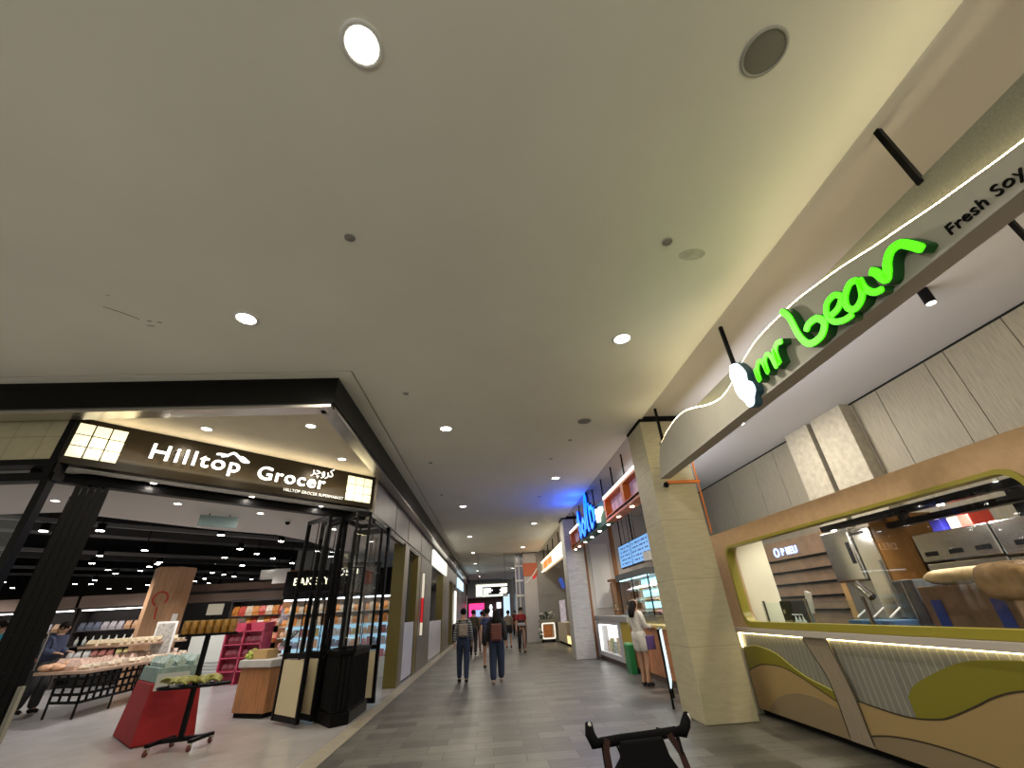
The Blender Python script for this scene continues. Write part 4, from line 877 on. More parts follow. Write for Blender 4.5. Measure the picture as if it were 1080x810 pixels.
# ---- kitchen behind the window
KN = 'behind the near kiosk window'
o = MB().box(4.14, 4.78, 7.40, 7.46, 0, 2.46).build('partition', mat('cream_partition', (.72, .68, .50), .6), None, .005); tag(o, 'Cream end partition at the far end of the near kiosk window', 'partition')
t = thing('work_counter', 'Long stainless work counter just inside the near kiosk window', 'counter', (4.5, 5, 0))
MB().box(4.2, 4.85, 2.0, 7.3, .1, 1.0).build('cabinet', STEEL2, t); MB().box(4.18, 4.88, 2.0, 7.32, 1.0, 1.04).build('worktop', STEEL, t, .005)
t = thing('sneeze_guard', 'Low glass guard on steel posts along the kiosk counter', 'glass guard', (4.35, 5.5, 1.04))
MB().box(4.34, 4.348, 5.2, 7.25, 1.06, 1.44).build('glass', GLASSD, t)
for y in (5.2, 6.2, 7.2): MB().box(4.33, 4.36, y-.015, y+.015, 1.04, 1.47).build('post', STEEL, t)
t = thing('slatted_wall', 'Brown slatted board with black shelves and glowing BEU letters behind the kiosk', 'wall board', (6.6, 9.3, 0))
MB().box(6.55, 6.65, 8.15, 10.6, 0, 2.62).build('board', mat('slat_brown', (.22, .14, .08), .5, var=.2, vscale=5), t)
for k in range(5): MB().box(6.5, 6.55, 8.2, 10.55, 1.25+.24*k, 1.28+.24*k).build('slat', BLACK, t)
text('P BEU', 'lettering', emis('beu_blue', (.35, .5, 1.0), 2.2), (6.54, 9.55, 2.33), (0, -1, 0), (0, 0, 1), .20, .02, t, bold=.006)
b = MB(); ribbon(b, [(9.72+.08*math.cos(a), 2.40+.08*math.sin(a)) for a in [2*PI*k/12 for k in range(13)]], .03, lambda u, v, d: (6.52+d, u, v), 0, .02); b.build('emblem', emis('beu_blue2', (.35, .5, 1.0), 2.2), t)
MB().box(6.5, 6.66, 8.02, 8.15, 0, 2.65).build('edge_post', mat('honey_wood', (.45, .27, .10), .5), t)
t = thing('extractor_hood', 'Curved stainless cabinet left of the brown column in the kiosk', 'hood', (5.9, 6.6, 0))
MB().box(5.5, 6.2, 6.36, 6.95, 1.66, 2.40).build('body', STEEL, t, .03); MB().box(5.49, 5.50, 6.42, 6.48, 1.9, 2.2).build('handle', BLACK, t); MB().box(5.6, 6.1, 6.4, 6.9, 0, 1.66).build('stand', STEEL2, t)
t = thing('tall_fridge', 'Tall stainless fridge door between the hood and brown column', 'fridge', (5.9, 6.1, 0))
MB().box(5.52, 6.2, 5.98, 6.33, 0, 2.36).build('body', STEEL, t, .015); MB().box(5.50, 5.52, 6.02, 6.05, 1.2, 1.9).build('handle', STEEL2, t); MB().box(5.5, 5.52, 6.1, 6.3, 2.28, 2.31).build('badge', BLACK, t)
o = MB().box(5.5, 5.95, 5.40, 5.93, 0, 2.42).build('brown_column', mat('gloss_brown', (.10, .045, .010), .18, var=.15, vscale=3)); tag(o, 'Glossy brown square column in the middle of the kiosk kitchen', 'column')
for i, (a, b_, z0) in enumerate(((4.42, 5.33, 1.80), (3.2, 4.40, 1.78))):
    t = thing('deck_oven', ['Stainless oven with dark vents nearest the brown column', 'Wide stainless oven with dark vents at the right of the window'][i], 'oven', (5.9, (a+b_)/2, 0))
    MB().box(5.45, 6.2, a, b_, z0, 2.12).build('upper_body', STEEL, t, .012); MB().box(5.47, 6.2, a, b_, .8, z0-.02).build('lower_body', STEEL, t, .012); MB().box(5.6, 6.1, a+.05, b_-.05, 0, .8).build('stand', STEEL2, t)
    for k in range(3): y = a+(b_-a)*(k+.25)/3; MB().box(5.443, 5.452, y, y+.16, 1.86, 1.91).build('vent', BLACK, t)
    MB().box(5.40, 5.44, a+.1, b_-.1, 1.35, 1.38).build('handle', SILVER, t)
t = thing('lighting_track', 'Thick black lighting track above the kiosk kitchen', 'track', (5.3, 4.5, 2.5))
MB().box(5.2, 5.3, 2.2, 6.5, 2.36, 2.44).build('upper_rail', BLACK, t); MB().box(5.05, 5.16, 3.3, 5.2, 2.20, 2.27).build('lower_rail', BLACK, t)
for y in (3.5, 5.0): MB().box(5.11, 5.22, y, y+.05, 2.25, 2.38).build('bracket', BLACK, t)
MB().box(5.28, 5.50, 5.62, 5.68, 2.37, 2.42).build('wall_arm', BLACK, t); MB().box(5.28, 5.50, 4.0, 4.06, 2.37, 2.42).build('wall_arm', BLACK, t); MB().box(5.47, 5.53, 3.95, 4.1, 2.12, 2.42).build('wall_arm', BLACK, t)
light('wall_washer', 'SPOT', (4.9, 6.2, 2.34), 60, (1, .97, .88), .05, (.95, 0, 0), spot=1.6, parent=t)  # fill spot added to brighten the cream partition
for i, y in enumerate((2.9, 3.7, 4.6, 6.3)):
    MB().cyl((5.25, y, 2.352), (5.25, y, 2.362), .035, n=16).build('lens', LAMPS, t)
    light('lamp', 'SPOT', (5.25, y, 2.33), 85, (1, .95, .88), .05, (0, -.35, 0), spot=2.6, parent=t)
t = thing('flour_sack', 'Plump beige paper sack lying on top of the box by the window', 'sack', (4.95, 4.5, 1.5))
sk = mat('kraft_pale', (.50, .38, .20), .8, var=.25, vscale=7, bump=1.0)
mb = MB(); mb.pillow((5.02, 4.48, 1.615), .17, .50, .075, .8); mb.build('body', sk, t)
t = thing('flour_sack', 'Second tan sack leaning at the right edge of the window', 'sack', (4.8, 4.05, 1.3))
MB().pillow((4.74, 3.90, 1.54), .13, .28, .15).build('body', mat('kraft_dark', (.26, .17, .08), .85, var=.35, vscale=8, bump=1.0), t)
t = thing('stacked_carton', 'Brown carton with blue bands under the beige sack', 'box', (5.0, 4.5, 1.04))
MB().box(4.88, 5.2, 4.1, 5.02, 1.04, 1.54).build('carton', mat('brown_carton', (.13, .08, .04), .6, var=.3, vscale=6), t, .02)
MB().box(4.873, 4.879, 4.80, 4.92, 1.06, 1.40).build('blue_band', mat('band_blue', (.02, .04, .20), .4), t); MB().box(4.873, 4.879, 4.18, 4.30, 1.06, 1.40).build('blue_band', mat('band_blue', (.02, .04, .20), .4), t)
o = MB().box(4.87, 5.25, 4.08, 5.04, 1.0, 1.04).build('rear_counter', STEEL); tag(o, 'Stainless shelf under the brown carton', 'shelf')
t = thing('under_counter_fridge', 'Grey glass fronted cabinet left of the brown carton', 'cabinet', (5.0, 5.3, 0))
MB().box(4.95, 5.4, 5.10, 5.38, 0, 1.62).build('body', mat('cab_dark', (.07, .08, .085), .15), t, .01); MB().box(4.93, 4.95, 5.22, 5.235, 1.1, 1.6).build('handle', STEEL, t)
BL = mat('blue_plastic', (.06, .14, .30), .35)
for i, (y, w_) in enumerate(((5.62, .18), (5.38, .16), (5.15, .15))):
    t = thing('ingredient_tub', 'Blue ingredient tub on the kiosk counter, %s from the window centre' % ['left', 'middle', 'right'][i], 'tub', (4.6, y, 1.04), 'ingredient tubs')
    frustum(MB(), (4.62, y), .26, w_, .30, w_+.03, 1.04, 1.22, 0).build('body', BL, t, .01); MB().box(4.47, 4.77, y-w_/2-.015, y+w_/2+.015, 1.22, 1.235).build('lid', GLASSD, t)
    MB().bar((4.5, y-.04, 1.25), (4.75, y+.05, 1.34), .012).build('scoop', WHITE, t)
t = thing('steel_canister', 'Tilted shiny steel cylinder above the blue tubs', 'canister', (4.9, 5.75, 1.04)); MB().cyl((4.9, 5.70, 1.45), (4.9, 5.86, 1.62), .05, n=20).build('barrel', STEEL, t); MB().cyl((4.9, 5.78, 1.04), (4.9, 5.78, 1.52), .02).build('stand', STEEL2, t)
t = thing('coffee_machine', 'Dark drinks machine on the counter left of the slatted wall view', 'drinks machine', (4.6, 6.85, 1.04)); MB().box(4.5, 4.8, 6.78, 7.05, 1.04, 1.46).build('body', BLACKM, t, .02); MB().cyl((4.46, 6.92, 1.32), (4.5, 6.92, 1.32), .03).build('spout', STEEL, t); MB().box(4.48, 4.5, 6.82, 7.0, 1.10, 1.20).build('drip_tray', STEEL, t)
for i, y in enumerate((6.68, 6.60, 6.52)):
    t = thing('pump_bottle', 'Pale pump bottle on the kiosk counter, %s of three' % ['left', 'middle', 'right'][i], 'bottle', (4.45, y, 1.04), 'pump bottles')
    MB().lathe([(0, 0), (.03, 0), (.03, .15), (.012, .18), (.012, .2), (0, .2)], (4.45, y, 1.04), 14).build('bottle', mat('bottle_pale', (.55, .6, .58), .3), t); MB().tube([(4.45, y, 1.24), (4.45, y, 1.28), (4.41, y, 1.28)], .006).build('pump', WHITE, t)
t = thing('towel_roll', 'White folded paper stack on a stand by the pump bottles', 'paper', (4.5, 6.3, 1.04)); MB().bar((4.5, 6.38, 1.30), (4.5, 6.31, 1.56), .03, .1).build('paper', WHITE, t); MB().cyl((4.5, 6.38, 1.04), (4.5, 6.38, 1.32), .015).build('stand', STEEL, t)
for i, (y, c, lb) in enumerate(((5.0, (.03, .03, .35), 'blue'), (4.78, (.5, .4, .3), 'cream'), (4.66, (.35, .03, .02), 'red'))):
    t = thing('storage_box', 'Small %s box stored on top of the ovens' % lb, 'box', (5.6, y, 2.12)); MB().box(5.5, 5.8, y-.07, y+.07, 2.12, 2.30).build('carton', mat('sbox_%s' % lb, c, .5), t, .01)

# ================================================================== SECOND KIOSK BEYOND THE PILLAR
T = thing('kiosk', 'Second kiosk beyond the stone pillar with orange counter and lit white display niche', 'kiosk', (3.9, 13, 0))
ORC = mat('orange_brown_counter', (.48, .20, .085), .45, var=.2, vscale=5)
MB().box(3.74, 4.3, 8.2, 16.6, 0, .13).build('plinth', mat('plinth_brown', (.10, .065, .045), .5), T)
MB().box(3.70, 4.3, 8.2, 12.55, .13, 1.03).build('counter_body', ORC, T); MB().box(3.66, 4.4, 8.2, 12.6, 1.03, 1.10).build('counter_top', mat('yellowish_top', (.48, .38, .12), .5), T)
mb = MB(); fr = [(13.45, .13), (16.45, .13), (16.45, 1.12), (13.45, 1.12)]; fi = [(13.75, .25), (16.2, .25), (16.2, 1.02), (13.75, 1.02)]
mb.ring(fr, fi, lambda u, v, d: (3.68+d, u, v), 0, .35); mb.build('niche_frame', mat('niche_white', (.50, .50, .52), .4), T)
MB().box(3.99, 4.03, 13.75, 16.2, .25, 1.02).build('niche_back', emis('niche_back', (1.0, .95, .88), .55), T); MB().box(3.74, 3.78, 13.8, 16.15, 1.0, 1.018).build('led_strip', emis('niche_led', (1, .98, .92), 8), T)
MB().box(3.72, 3.75, 16.17, 16.19, .28, 1.0).build('led_strip', emis('niche_led', (1, .98, .92), 8), T)
MB().box(3.70, 4.3, 12.55, 13.45, .13, 1.12).build('yellow_panel', mat('mustard_panel', (.42, .30, .02), .5), T)
MB().box(3.66, 4.4, 12.6, 16.55, 1.12, 1.26).build('stone_top', mat('grey_top', (.28, .27, .25), .6), T)
o = MB().box(3.52, 3.68, 12.38, 12.76, .0, .62).build('green_bin', mat('green_bin_mat', (.015, .20, .06), .4), None, .008); tag(o, 'Bright green bin against the second kiosk beside the woman in white', 'bin')
MB().box(3.53, 3.67, 12.40, 12.74, .62, .66).build('lid', mat('pale_green_lid', (.25, .65, .35), .4), None).parent = o
for c in o.children: c.matrix_parent_inverse = Matrix.Translation((0, 0, 0))
for k, (y, h_) in enumerate(((14.2, .35), (14.5, .42), (15.0, .3), (15.3, .38), (15.7, .3))):
    t = thing('niche_item', 'Small boxed treat on show in the lit white niche, %s from the right' % ['first', 'second', 'third', 'fourth', 'fifth'][k], 'box', (3.86, y, .25), 'treats in the lit niche'); MB().box(3.82, 3.92, y-.06, y+.06, .25, .25+h_).build('body', mat('niche_item_%d' % (k % 3), [(.35, .36, .2), (.5, .42, .3), (.25, .3, .28)][k % 3], .5, var=.4, vscale=15), t)
t = thing('display_case', 'Glass display case with bright cool shelves on the second kiosk counter', 'display case', (4.1, 12.7, 1.1))
MB().box(4.0, 4.75, 11.3, 14.0, 1.26, 1.30).build('base', STEEL, t); MB().prism([(3.95, 11.25), (4.8, 11.25), (4.8, 14.1), (3.95, 14.1)], 2.20, 2.36).build('roof', mat('case_roof', (.05, .055, .06), .5), t)
MB().box(4.72, 4.75, 11.3, 14.0, 1.3, 2.2).build('back_panel', mat('case_back', (.45, .68, .72), .5, emit=(.45, .85, 1.0), estr=1.3), t)
for z in (1.58, 1.88): MB().box(4.1, 4.72, 11.32, 13.98, z-.012, z).build('shelf', GLASSD, t)
MB().box(4.02, 4.06, 11.35, 13.95, 2.17, 2.2).build('light_tube', BLUEW, t); light('lamp', 'AREA', (4.25, 12.6, 2.16), 26, (.75, .95, 1.0), 2.4, (0, 0, PI/2), 'RECTANGLE', .2, parent=t)
MB().box(4.0, 4.008, 11.3, 14.0, 1.3, 2.2).build('glass', GLASSD, t)
for y in (11.3, 12.65, 13.98): MB().box(3.99, 4.02, y-.015, y+.015, 1.3, 2.2).build('post', BLACK, t)
o = MB().box(4.0, 4.7, 11.2, 12.55, 1.10, 1.26).build('riser', STEEL2); tag(o, 'Steel riser under the near half of the display case', 'riser')
tr = [packet('treat_tray', m, .3, .4, .13, 'bag') for m in (mat('treat_pink', (.65, .35, .40), .5, var=.4, vscale=20), mat('treat_cream', (.66, .58, .42), .5, var=.4, vscale=20), mat('treat_white', (.68, .68, .7), .5, var=.3, vscale=20), mat('treat_orange', (.60, .33, .12), .5, var=.3, vscale=20))]
for li, z in enumerate((1.30, 1.58, 1.88)):
    for k in range(7): place(tr[(k*3+li) % 4], (4.38, 11.55+.37*k, z), PI/2, 'Small tray of treats inside the bright display case', 'tray', 'treats in the display case')
t = thing('menu_screen', 'Pair of blue menu screens hanging above the second kiosk', 'menu screen', (4.6, 14, 2.66))
BLS = mat('menu_blue', (.10, .20, .40), .4, emit=(.20, .45, .85), estr=.9)
for a, b_ in ((12.35, 14.1), (14.14, 15.5)):
    MB().box(4.62, 4.70, a, b_, 2.64, 3.38).build('housing', BLACK, t); p_ = MB().box(4.605, 4.62, a+.03, b_-.03, 2.68, 3.35).build('screen', BLS, t)
    mb = MB(); k = 0
    for r_ in range(5):
        y = a+.12
        while y < b_-.25: mb.box(4.598, 4.606, y, y+.07+.05*((k*7) % 3), 2.75+.12*r_, 2.79+.12*r_); y += .22; k += 1
    mb.build('print', mat('menu_print', (.03, .05, .14), .5), p_)
for y in (12.5, 13.9, 15.2): MB().cyl((4.66, y, 3.38), (4.66, y, H+.05), .022).build('hanger', BLACK, t)
MB().box(4.5, 4.62, 12.3, 12.75, 2.62, 2.86).build('notice', WHITE, t)
# hanging fascia of the second kiosk
F = thing('shop_fascia', 'Green and orange hanging fascia with big blue script letters over the second kiosk', 'sign', (3.1, 12, 3.45))
MB().box(3.08, 3.34, 7.98, 11.0, 3.45, 3.55).build('lower_beam', ORANGE, F); MB().box(3.08, 3.34, 14.7, 16.35, 3.45, 3.55).build('lower_beam', ORANGE, F)
for a, b_ in ((7.98, 9.35), (9.35, 11.0), (14.7, 16.35)):
    n_ = MB(); n_.ring([(a, 3.5), (b_, 3.5), (b_, 4.03), (a, 4.03)], [(a+.07, 3.57), (b_-.12, 3.57), (b_-.12, 3.98), (a+.07, 3.98)], lambda u, v, d: (3.08+d, u, v), 0, .22); n_.build('orange_frame', ORANGE, F)
    MB().box(3.25, 3.27, a+.05, b_-.1, 3.55, 4.0).build('picture', mat('purple_picture', (.32, .22, .34), .5, var=.6, vscale=6, emit=(.6, .35, .55), estr=.22), F)
MB().box(3.07, 3.13, 7.98, 11.0, 4.03, 4.10).build('light_strip', emis('strip_w', (1, .95, .9), 2.2), F); MB().box(3.07, 3.13, 14.7, 16.35, 4.03, 4.10).build('light_strip', emis('strip_w', (1, .95, .9), 2.2), F)
MB().box(3.10, 3.34, 11.0, 14.7, 3.45, 4.08).build('green_board', DGREEN, F)
mf2 = lambda u, v, d: (3.0+d, u, v)
bl_l = {'b': [(14.35, 4.05), (14.15, 4.35), (14.10, 3.65), (14.0, 3.60), (13.85, 3.75), (13.95, 3.95), (14.1, 3.92)], 'o': [(13.7, 3.62), (13.62, 3.9), (13.45, 4.0), (13.3, 3.85), (13.35, 3.62), (13.5, 3.55), (13.62, 3.7)],
        'l': [(13.15, 3.65), (13.05, 4.2), (12.85, 4.62), (12.72, 4.45), (12.85, 4.05), (12.85, 3.65), (12.7, 3.56)], 't': [(12.5, 4.3), (12.42, 3.7), (12.3, 3.58), (12.15, 3.66)], 'y': [(12.55, 4.05), (12.2, 4.12), (12.05, 3.95), (12.0, 3.7), (11.9, 4.05)]}
for k_, pts in bl_l.items():
    b = MB(); ribbon(b, pts, .15, mf2, .012, .10); o = b.build('letter', BLUED, F, label='blue script letter'); f = MB(); ribbon(f, pts, .125, mf2, 0, .012); f.build('letter_face', BLUEL, o)
b = MB(); ribbon(b, [(11.78, 3.95), (11.72, 3.62), (11.66, 3.78), (11.45, 3.86), (11.2, 3.84), (11.5, 3.74), (11.62, 3.58)], .12, mf2, .02, .08); b.build('emblem', SIGNW, F, label='white wing shaped emblem')
for i, y in enumerate((9.2, 10.29, 11.32, 12.33, 13.38, 14.41, 15.43, 16.2)):
    MB().cyl((3.21, y, 3.438), (3.21, y, 3.45), .045, n=16).build('downlight', LAMP, F)
light('fascia_glow', 'AREA', (3.21, 12.2, 3.42), 40, (1, .9, .78), 7.5, (0, 0, PI/2), 'RECTANGLE', .08, parent=F)
rf3 = light('rear_led', 'AREA', (3.38, 9.6, 3.6), 45, (.95, .97, 1.0), .05, (0, -1.918, 0), 'RECTANGLE', 3.0, parent=F); rf3.data.spread = math.radians(130)  # unseen fill added to lift the ceiling behind the second fascia
light('blue_glow', 'POINT', (2.75, 12.9, 4.2), 24, (.02, .12, 1.0), .25, parent=F); light('blue_glow', 'POINT', (2.75, 14.0, 4.2), 24, (.02, .12, 1.0), .25, parent=F)
for y in (8.3, 9.3, 10.3, 11.4, 12.5, 13.6, 14.7, 15.8): MB().cyl((3.20, y, 4.03), (3.20, y, H+.05), .02, n=8).build('hanger_rod', BLACK, F)
# third fascia
F = thing('shop_fascia', 'Third hanging fascia with glowing orange and white lettering panel past the grey pillar', 'sign', (3.1, 22, 3.5))
MB().box(3.10, 3.3, 17.4, 26.5, 3.52, 4.02).build('board', mat('cream_lit_board', (.5, .42, .3), .5, emit=(1, .72, .42), estr=.5), F)
MB().box(3.06, 3.10, 17.4, 26.5, 3.99, 4.05).build('light_strip', emis('strip_y', (1, .9, .6), 3.0), F); MB().box(3.06, 3.10, 17.4, 26.5, 3.49, 3.53).build('light_strip', emis('strip_y', (1, .9, .6), 3.0), F)
MB().box(3.07, 3.10, 18.6, 21.8, 3.62, 3.93).build('white_panel', SIGNW, F); MB().box(3.07, 3.10, 23.9, 25.2, 3.60, 3.95).build('red_panel', emis('fs_red', (1, .15, .03), 1.2), F)
for a in (22.1, 22.6, 23.1): MB().box(3.06, 3.10, a, a+.32, 3.64, 3.92).build('red_panel', emis('fs_org', (1, .2, .05), 1.0), F)
for y in (18, 20, 22, 24, 26): MB().cyl((3.2, y, 4.02), (3.2, y, H+.05), .025, n=8).build('hanger_rod', BLACK, F)
# kiosk track lights hanging in the second kiosk
for i, (x, y) in enumerate(((5.0, 14.6), (5.0, 15.8), (5.4, 16.5))):
    t = thing('pendant_spot', 'White conical pendant light over the second kiosk, %s' % ['nearest', 'middle', 'furthest'][i], 'pendant light', (x, y, 3.1), 'pendant spots')
    MB().cyl((x, y, 3.1), (x, y, 3.25), .09, .03, n=16).build('shade', emis('cone', (1, .97, .9), 3), t); MB().cyl((x, y, 3.25), (x, y, H+.05), .01).build('cord', BLACK, t)
light('kiosk2_lamp', 'SPOT', (4.9, 14.5, 4.4), 260, (1, .92, .8), .1, (0, 0, 0), spot=2.4)
light('kiosk2_lamp', 'SPOT', (4.2, 9.8, 4.4), 150, (1, .88, .72), .1, (0, 0, 0), spot=2.2)
o = MB().box(4.5, 6.9, 16.6, 16.9, 0, 2.3).build('back_cabinet', WOOD, None, .01); tag(o, 'Brown timber back cabinet in the second kiosk', 'cabinet')
t = thing('wood_canopy', 'Timber shelf canopy over the back of the second kiosk', 'canopy', (4.6, 15.6, 2.1)); MB().box(4.32, 6.8, 15.9, 16.55, 2.31, 2.38).build('board', WOOD, t); 
for x in (4.35, 5.3, 6.4): MB().box(x, x+.1, 16.0, 16.1, 0, 2.31).build('post', WOODL, t)
t = thing('headphone_stand', 'Round pale cake stand on the grey kiosk top', 'cake stand', (4.1, 15.0, 1.26)); MB().lathe([(0, 0), (.12, 0), (.02, .03), (.02, .14), (.2, .16), (.2, .18), (0, .18)], (4.1, 15.1, 1.26), 20).build('stand', WOODL, t); MB().lathe([(.18, .18), (.17, .28), (.1, .36), (0, .38)], (4.1, 15.1, 1.26), 20).build('dome', GLASSD, t)
t.name = 'cake_stand'
# a-frame poster stand by the pillar
t = thing('poster_stand', 'Black framed lit poster stand leaning beside the stone pillar', 'poster stand', (3.05, 8.5, 0))
mb = MB(); a_, b_ = (2.95, 8.28), (3.30, 9.15)
mb.bar((a_[0], a_[1], 0), (a_[0]+.02, a_[1]+.1, 1.10), .03); mb.bar((b_[0], b_[1], 0), (b_[0]+.02, b_[1]+.1, 1.10), .03); mb.bar((a_[0]+.02, a_[1]+.1, 1.10), (b_[0]+.02, b_[1]+.1, 1.10), .03); mb.bar((a_[0], a_[1], .25), (b_[0], b_[1], .25), .03)
mb.build('frame', BLACK, t)
mb = MB(); mb._add([(a_[0]+.01, a_[1]+.01, .27), (b_[0]+.01, b_[1]+.01, .27), (b_[0]+.03, b_[1]+.09, 1.08), (a_[0]+.03, a_[1]+.09, 1.08), (a_[0]+.03, a_[1], .27), (b_[0]+.03, b_[1], .27), (b_[0]+.05, b_[1]+.08, 1.08), (a_[0]+.05, a_[1]+.08, 1.08)], [(0, 1, 2, 3), (7, 6, 5, 4), (0, 4, 5, 1), (3, 2, 6, 7), (0, 3, 7, 4), (1, 5, 6, 2)])
mb.build('poster', emis('poster_blue', (.65, .85, 1), .8), t)

# ================================================================== FURTHER RIGHT: THIRD KIOSK, PROMO WALL, CART
t = thing('kiosk', 'Third kiosk with warm glowing base and poster panel in the distance', 'kiosk', (3.9, 23.5, 0))
MB().box(3.62, 4.2, 21.2, 25.4, 0, .1).build('plinth', BLACKM, t); MB().box(3.6, 4.2, 22.6, 25.4, .1, .95).build('counter', mat('warm_counter', (.45, .40, .30), .5), t)
MB().box(3.59, 3.6, 21.6, 22.6, .12, .42).build('glow_panel', emis('glow_base', (1, .75, .3), 1.2), t); MB().box(3.62, 4.2, 21.2, 22.6, .1, .45).build('step', WOODL, t); MB().box(3.95, 4.2, 21.2, 22.6, .45, 1.9).build('tall_unit', WOOD, t)
MB().box(3.7, 3.74, 23.2, 24.9, .95, 1.95).build('poster', mat('poster_mix', (.4, .35, .42), .5, var=.8, vscale=5, emit=(.5, .45, .5), estr=.4), t)
light('kiosk3_glow', 'SPOT', (3.75, 24, 3.3), 160, (1, .82, .45), .1, (0, 0, 0), spot=1.7)
t = thing('blue_pennant', 'Small slanted blue pennant on the grey wall past the third kiosk', 'banner', (4.2, 26.4, 2.6)); MB().bar((4.13, 26.575, 3.15), (4.3, 26.575, 2.62), .22, .06, up=(0, 1, 0)).build('panel', mat('pennant_blue', (.04, .10, .45), .5, emit=(.1, .2, .9), estr=.3), t)
t = thing('wall_banner', 'Orange red square banner high on the pale distant pillar', 'banner', (2.3, 26.55, 3.1))
MB().box(1.96, 2.80, 26.54, 26.585, 3.35, 4.05).build('panel', mat('banner_orange', (.50, .13, .06), .6), t)
mb = MB(); ribbon(mb, [(2.05, 2.95), (2.5, 3.35), (2.8, 3.75)], .07, lambda u, v, d: (u, 26.53+d, v), 0, .02); mb.build('white_stripe', WHITE, t)
mb = MB(); mb._add([(2.55, 26.56, 3.15), (2.75, 26.56, 3.3), (2.62, 26.56, 3.5), (2.42, 26.56, 3.35), (2.55, 26.58, 3.15), (2.75, 26.58, 3.3), (2.62, 26.58, 3.5), (2.42, 26.58, 3.35)], [(0, 1, 2, 3), (7, 6, 5, 4), (0, 4, 5, 1), (1, 5, 6, 2), (2, 6, 7, 3), (3, 7, 4, 0)]); mb.build('diamond', mat('banner_red', (.45, .05, .03), .6), t)
t = thing('glazed_column', 'Tall glazed column with pale bands left of the distant pillar', 'column', (1.8, 27, 0))
MB().box(1.55, 1.95, 27.0, 27.4, 0, 4.6).build('core', mat('glaz_core', (.20, .21, .24), .2), t)
for z in (1.2, 2.3, 3.1, 3.9): MB().box(1.50, 1.97, 26.97, 27.42, z, z+.10).build('band', WHITE, t)
for x in (1.52, 1.74): MB().cyl((x, 26.98, 0), (x, 26.98, 4.6), .03, n=8).build('corner_tube', WHITE, t)
t = thing('snack_cart', 'Small promotional cart with orange panel and flowers beside the distant pillar', 'cart', (3.0, 26.2, 0))
MB().box(2.72, 3.55, 26.0, 26.4, .12, .95).build('body', mat('cart_grey', (.42, .38, .33), .5), t, .04); MB().box(2.85, 3.35, 25.985, 26.0, .25, .82).build('orange_panel', mat('cart_orange', (.52, .19, .06), .5, var=.3, vscale=5), t)
mb = MB(); mb.ring(rrect(2.78, 3.50, .16, .92, .08, 4), rrect(2.83, 3.45, .21, .87, .06, 4), lambda u, v, d: (u, 25.97+d, v), 0, .02); mb.build('white_outline', emis('cart_outline', (1, .92, .8), .9), t)
MB().box(2.66, 3.62, 25.95, 26.45, .95, 1.08).build('top', mat('cart_top', (.25, .24, .2), .6), t)
for k in range(4): MB().cyl((2.82+(k % 2)*.6, 26.08+(k//2)*.25, 0), (2.82+(k % 2)*.6, 26.08+(k//2)*.25, .12), .04).build('foot', BLACK, t)
FLW = mat('white_petal', (.62, .62, .60), .6); LEAFM = mat('leaf_dark', (.05, .09, .05), .6)
t = thing('flower_arrangement', 'White blooms with dark leaves on top of the distant cart', 'flowers', (3.0, 26.2, 1.08))
mb = MB(); mb2 = MB()
for k in range(22):
    x, y, z = 2.72+R(0, .8), 26.2+R(-.12, .12), 1.16+R(0, .28); (mb if k % 3 else mb2).ball((x, y, z), .07, .05, .05, 8, 5); mb2.cyl((x, y, 1.06), (x, y, z), .008, n=5)
mb.build('petals', FLW, t); mb2.build('leaves', LEAFM, t)
t = thing('flower_cluster', 'Small dark and white flower cluster low on the left of the cart', 'flowers', (2.68, 25.93, .5))
mb = MB()
for k in range(9): mb.ball((2.68+R(-.08, .1), 25.94+R(-.01, .02), .45+R(-.2, .2)), .05, .03, .05, 8, 5)
mb.build('petals', LEAFM, t); mb = MB(); 
for k in range(6): mb.ball((2.68+R(-.08, .1), 25.91, .45+R(-.2, .2)), .04, .02, .04, 8, 5)
mb.build('petals', FLW, t)
# overhead direction sign
t = thing('direction_sign', 'Wide backlit direction sign hanging across the far corridor', 'sign', (.1, 26, 2.3))
MB().box(-.85, .98, 26.0, 26.2, 2.33, 3.0).build('housing', mat('ds_body', (.45, .47, .43), .5), t, .02)
MB().box(-.82, -.46, 25.98, 26.0, 2.37, 2.96).build('light_panel', emis('ds_green', (.80, .95, .82), .85), t); MB().box(-.46, .96, 25.985, 26.0, 2.83, 2.97).build('light_panel', emis('ds_green', (.80, .95, .82), .85), t); MB().box(-.46, .7, 25.985, 26.0, 2.35, 2.45).build('light_panel', emis('ds_green', (.80, .95, .82), .85), t)
MB().box(-.46, .99, 25.97, 25.985, 2.45, 2.84).build('black_panel', BLACK, t)
mb = MB()
for a, b_, z in ((-.42, .02, 2.74), (-.42, .12, 2.66), (-.42, .02, 2.575), (-.42, -.12, 2.50), (.60, .95, 2.74), (.52, .95, 2.655), (.58, .95, 2.575), (.50, .9, 2.50)): mb.box(a, b_, 25.96, 25.972, z-.03, z+.035)
mb.build('text_bars', emis('ds_white', (1, .95, .88), 1.2), t)
for x in (-.7, .85): MB().cyl((x, 26.1, 3.0), (x, 26.1, H), .008).build('hanger', BLACK, t)
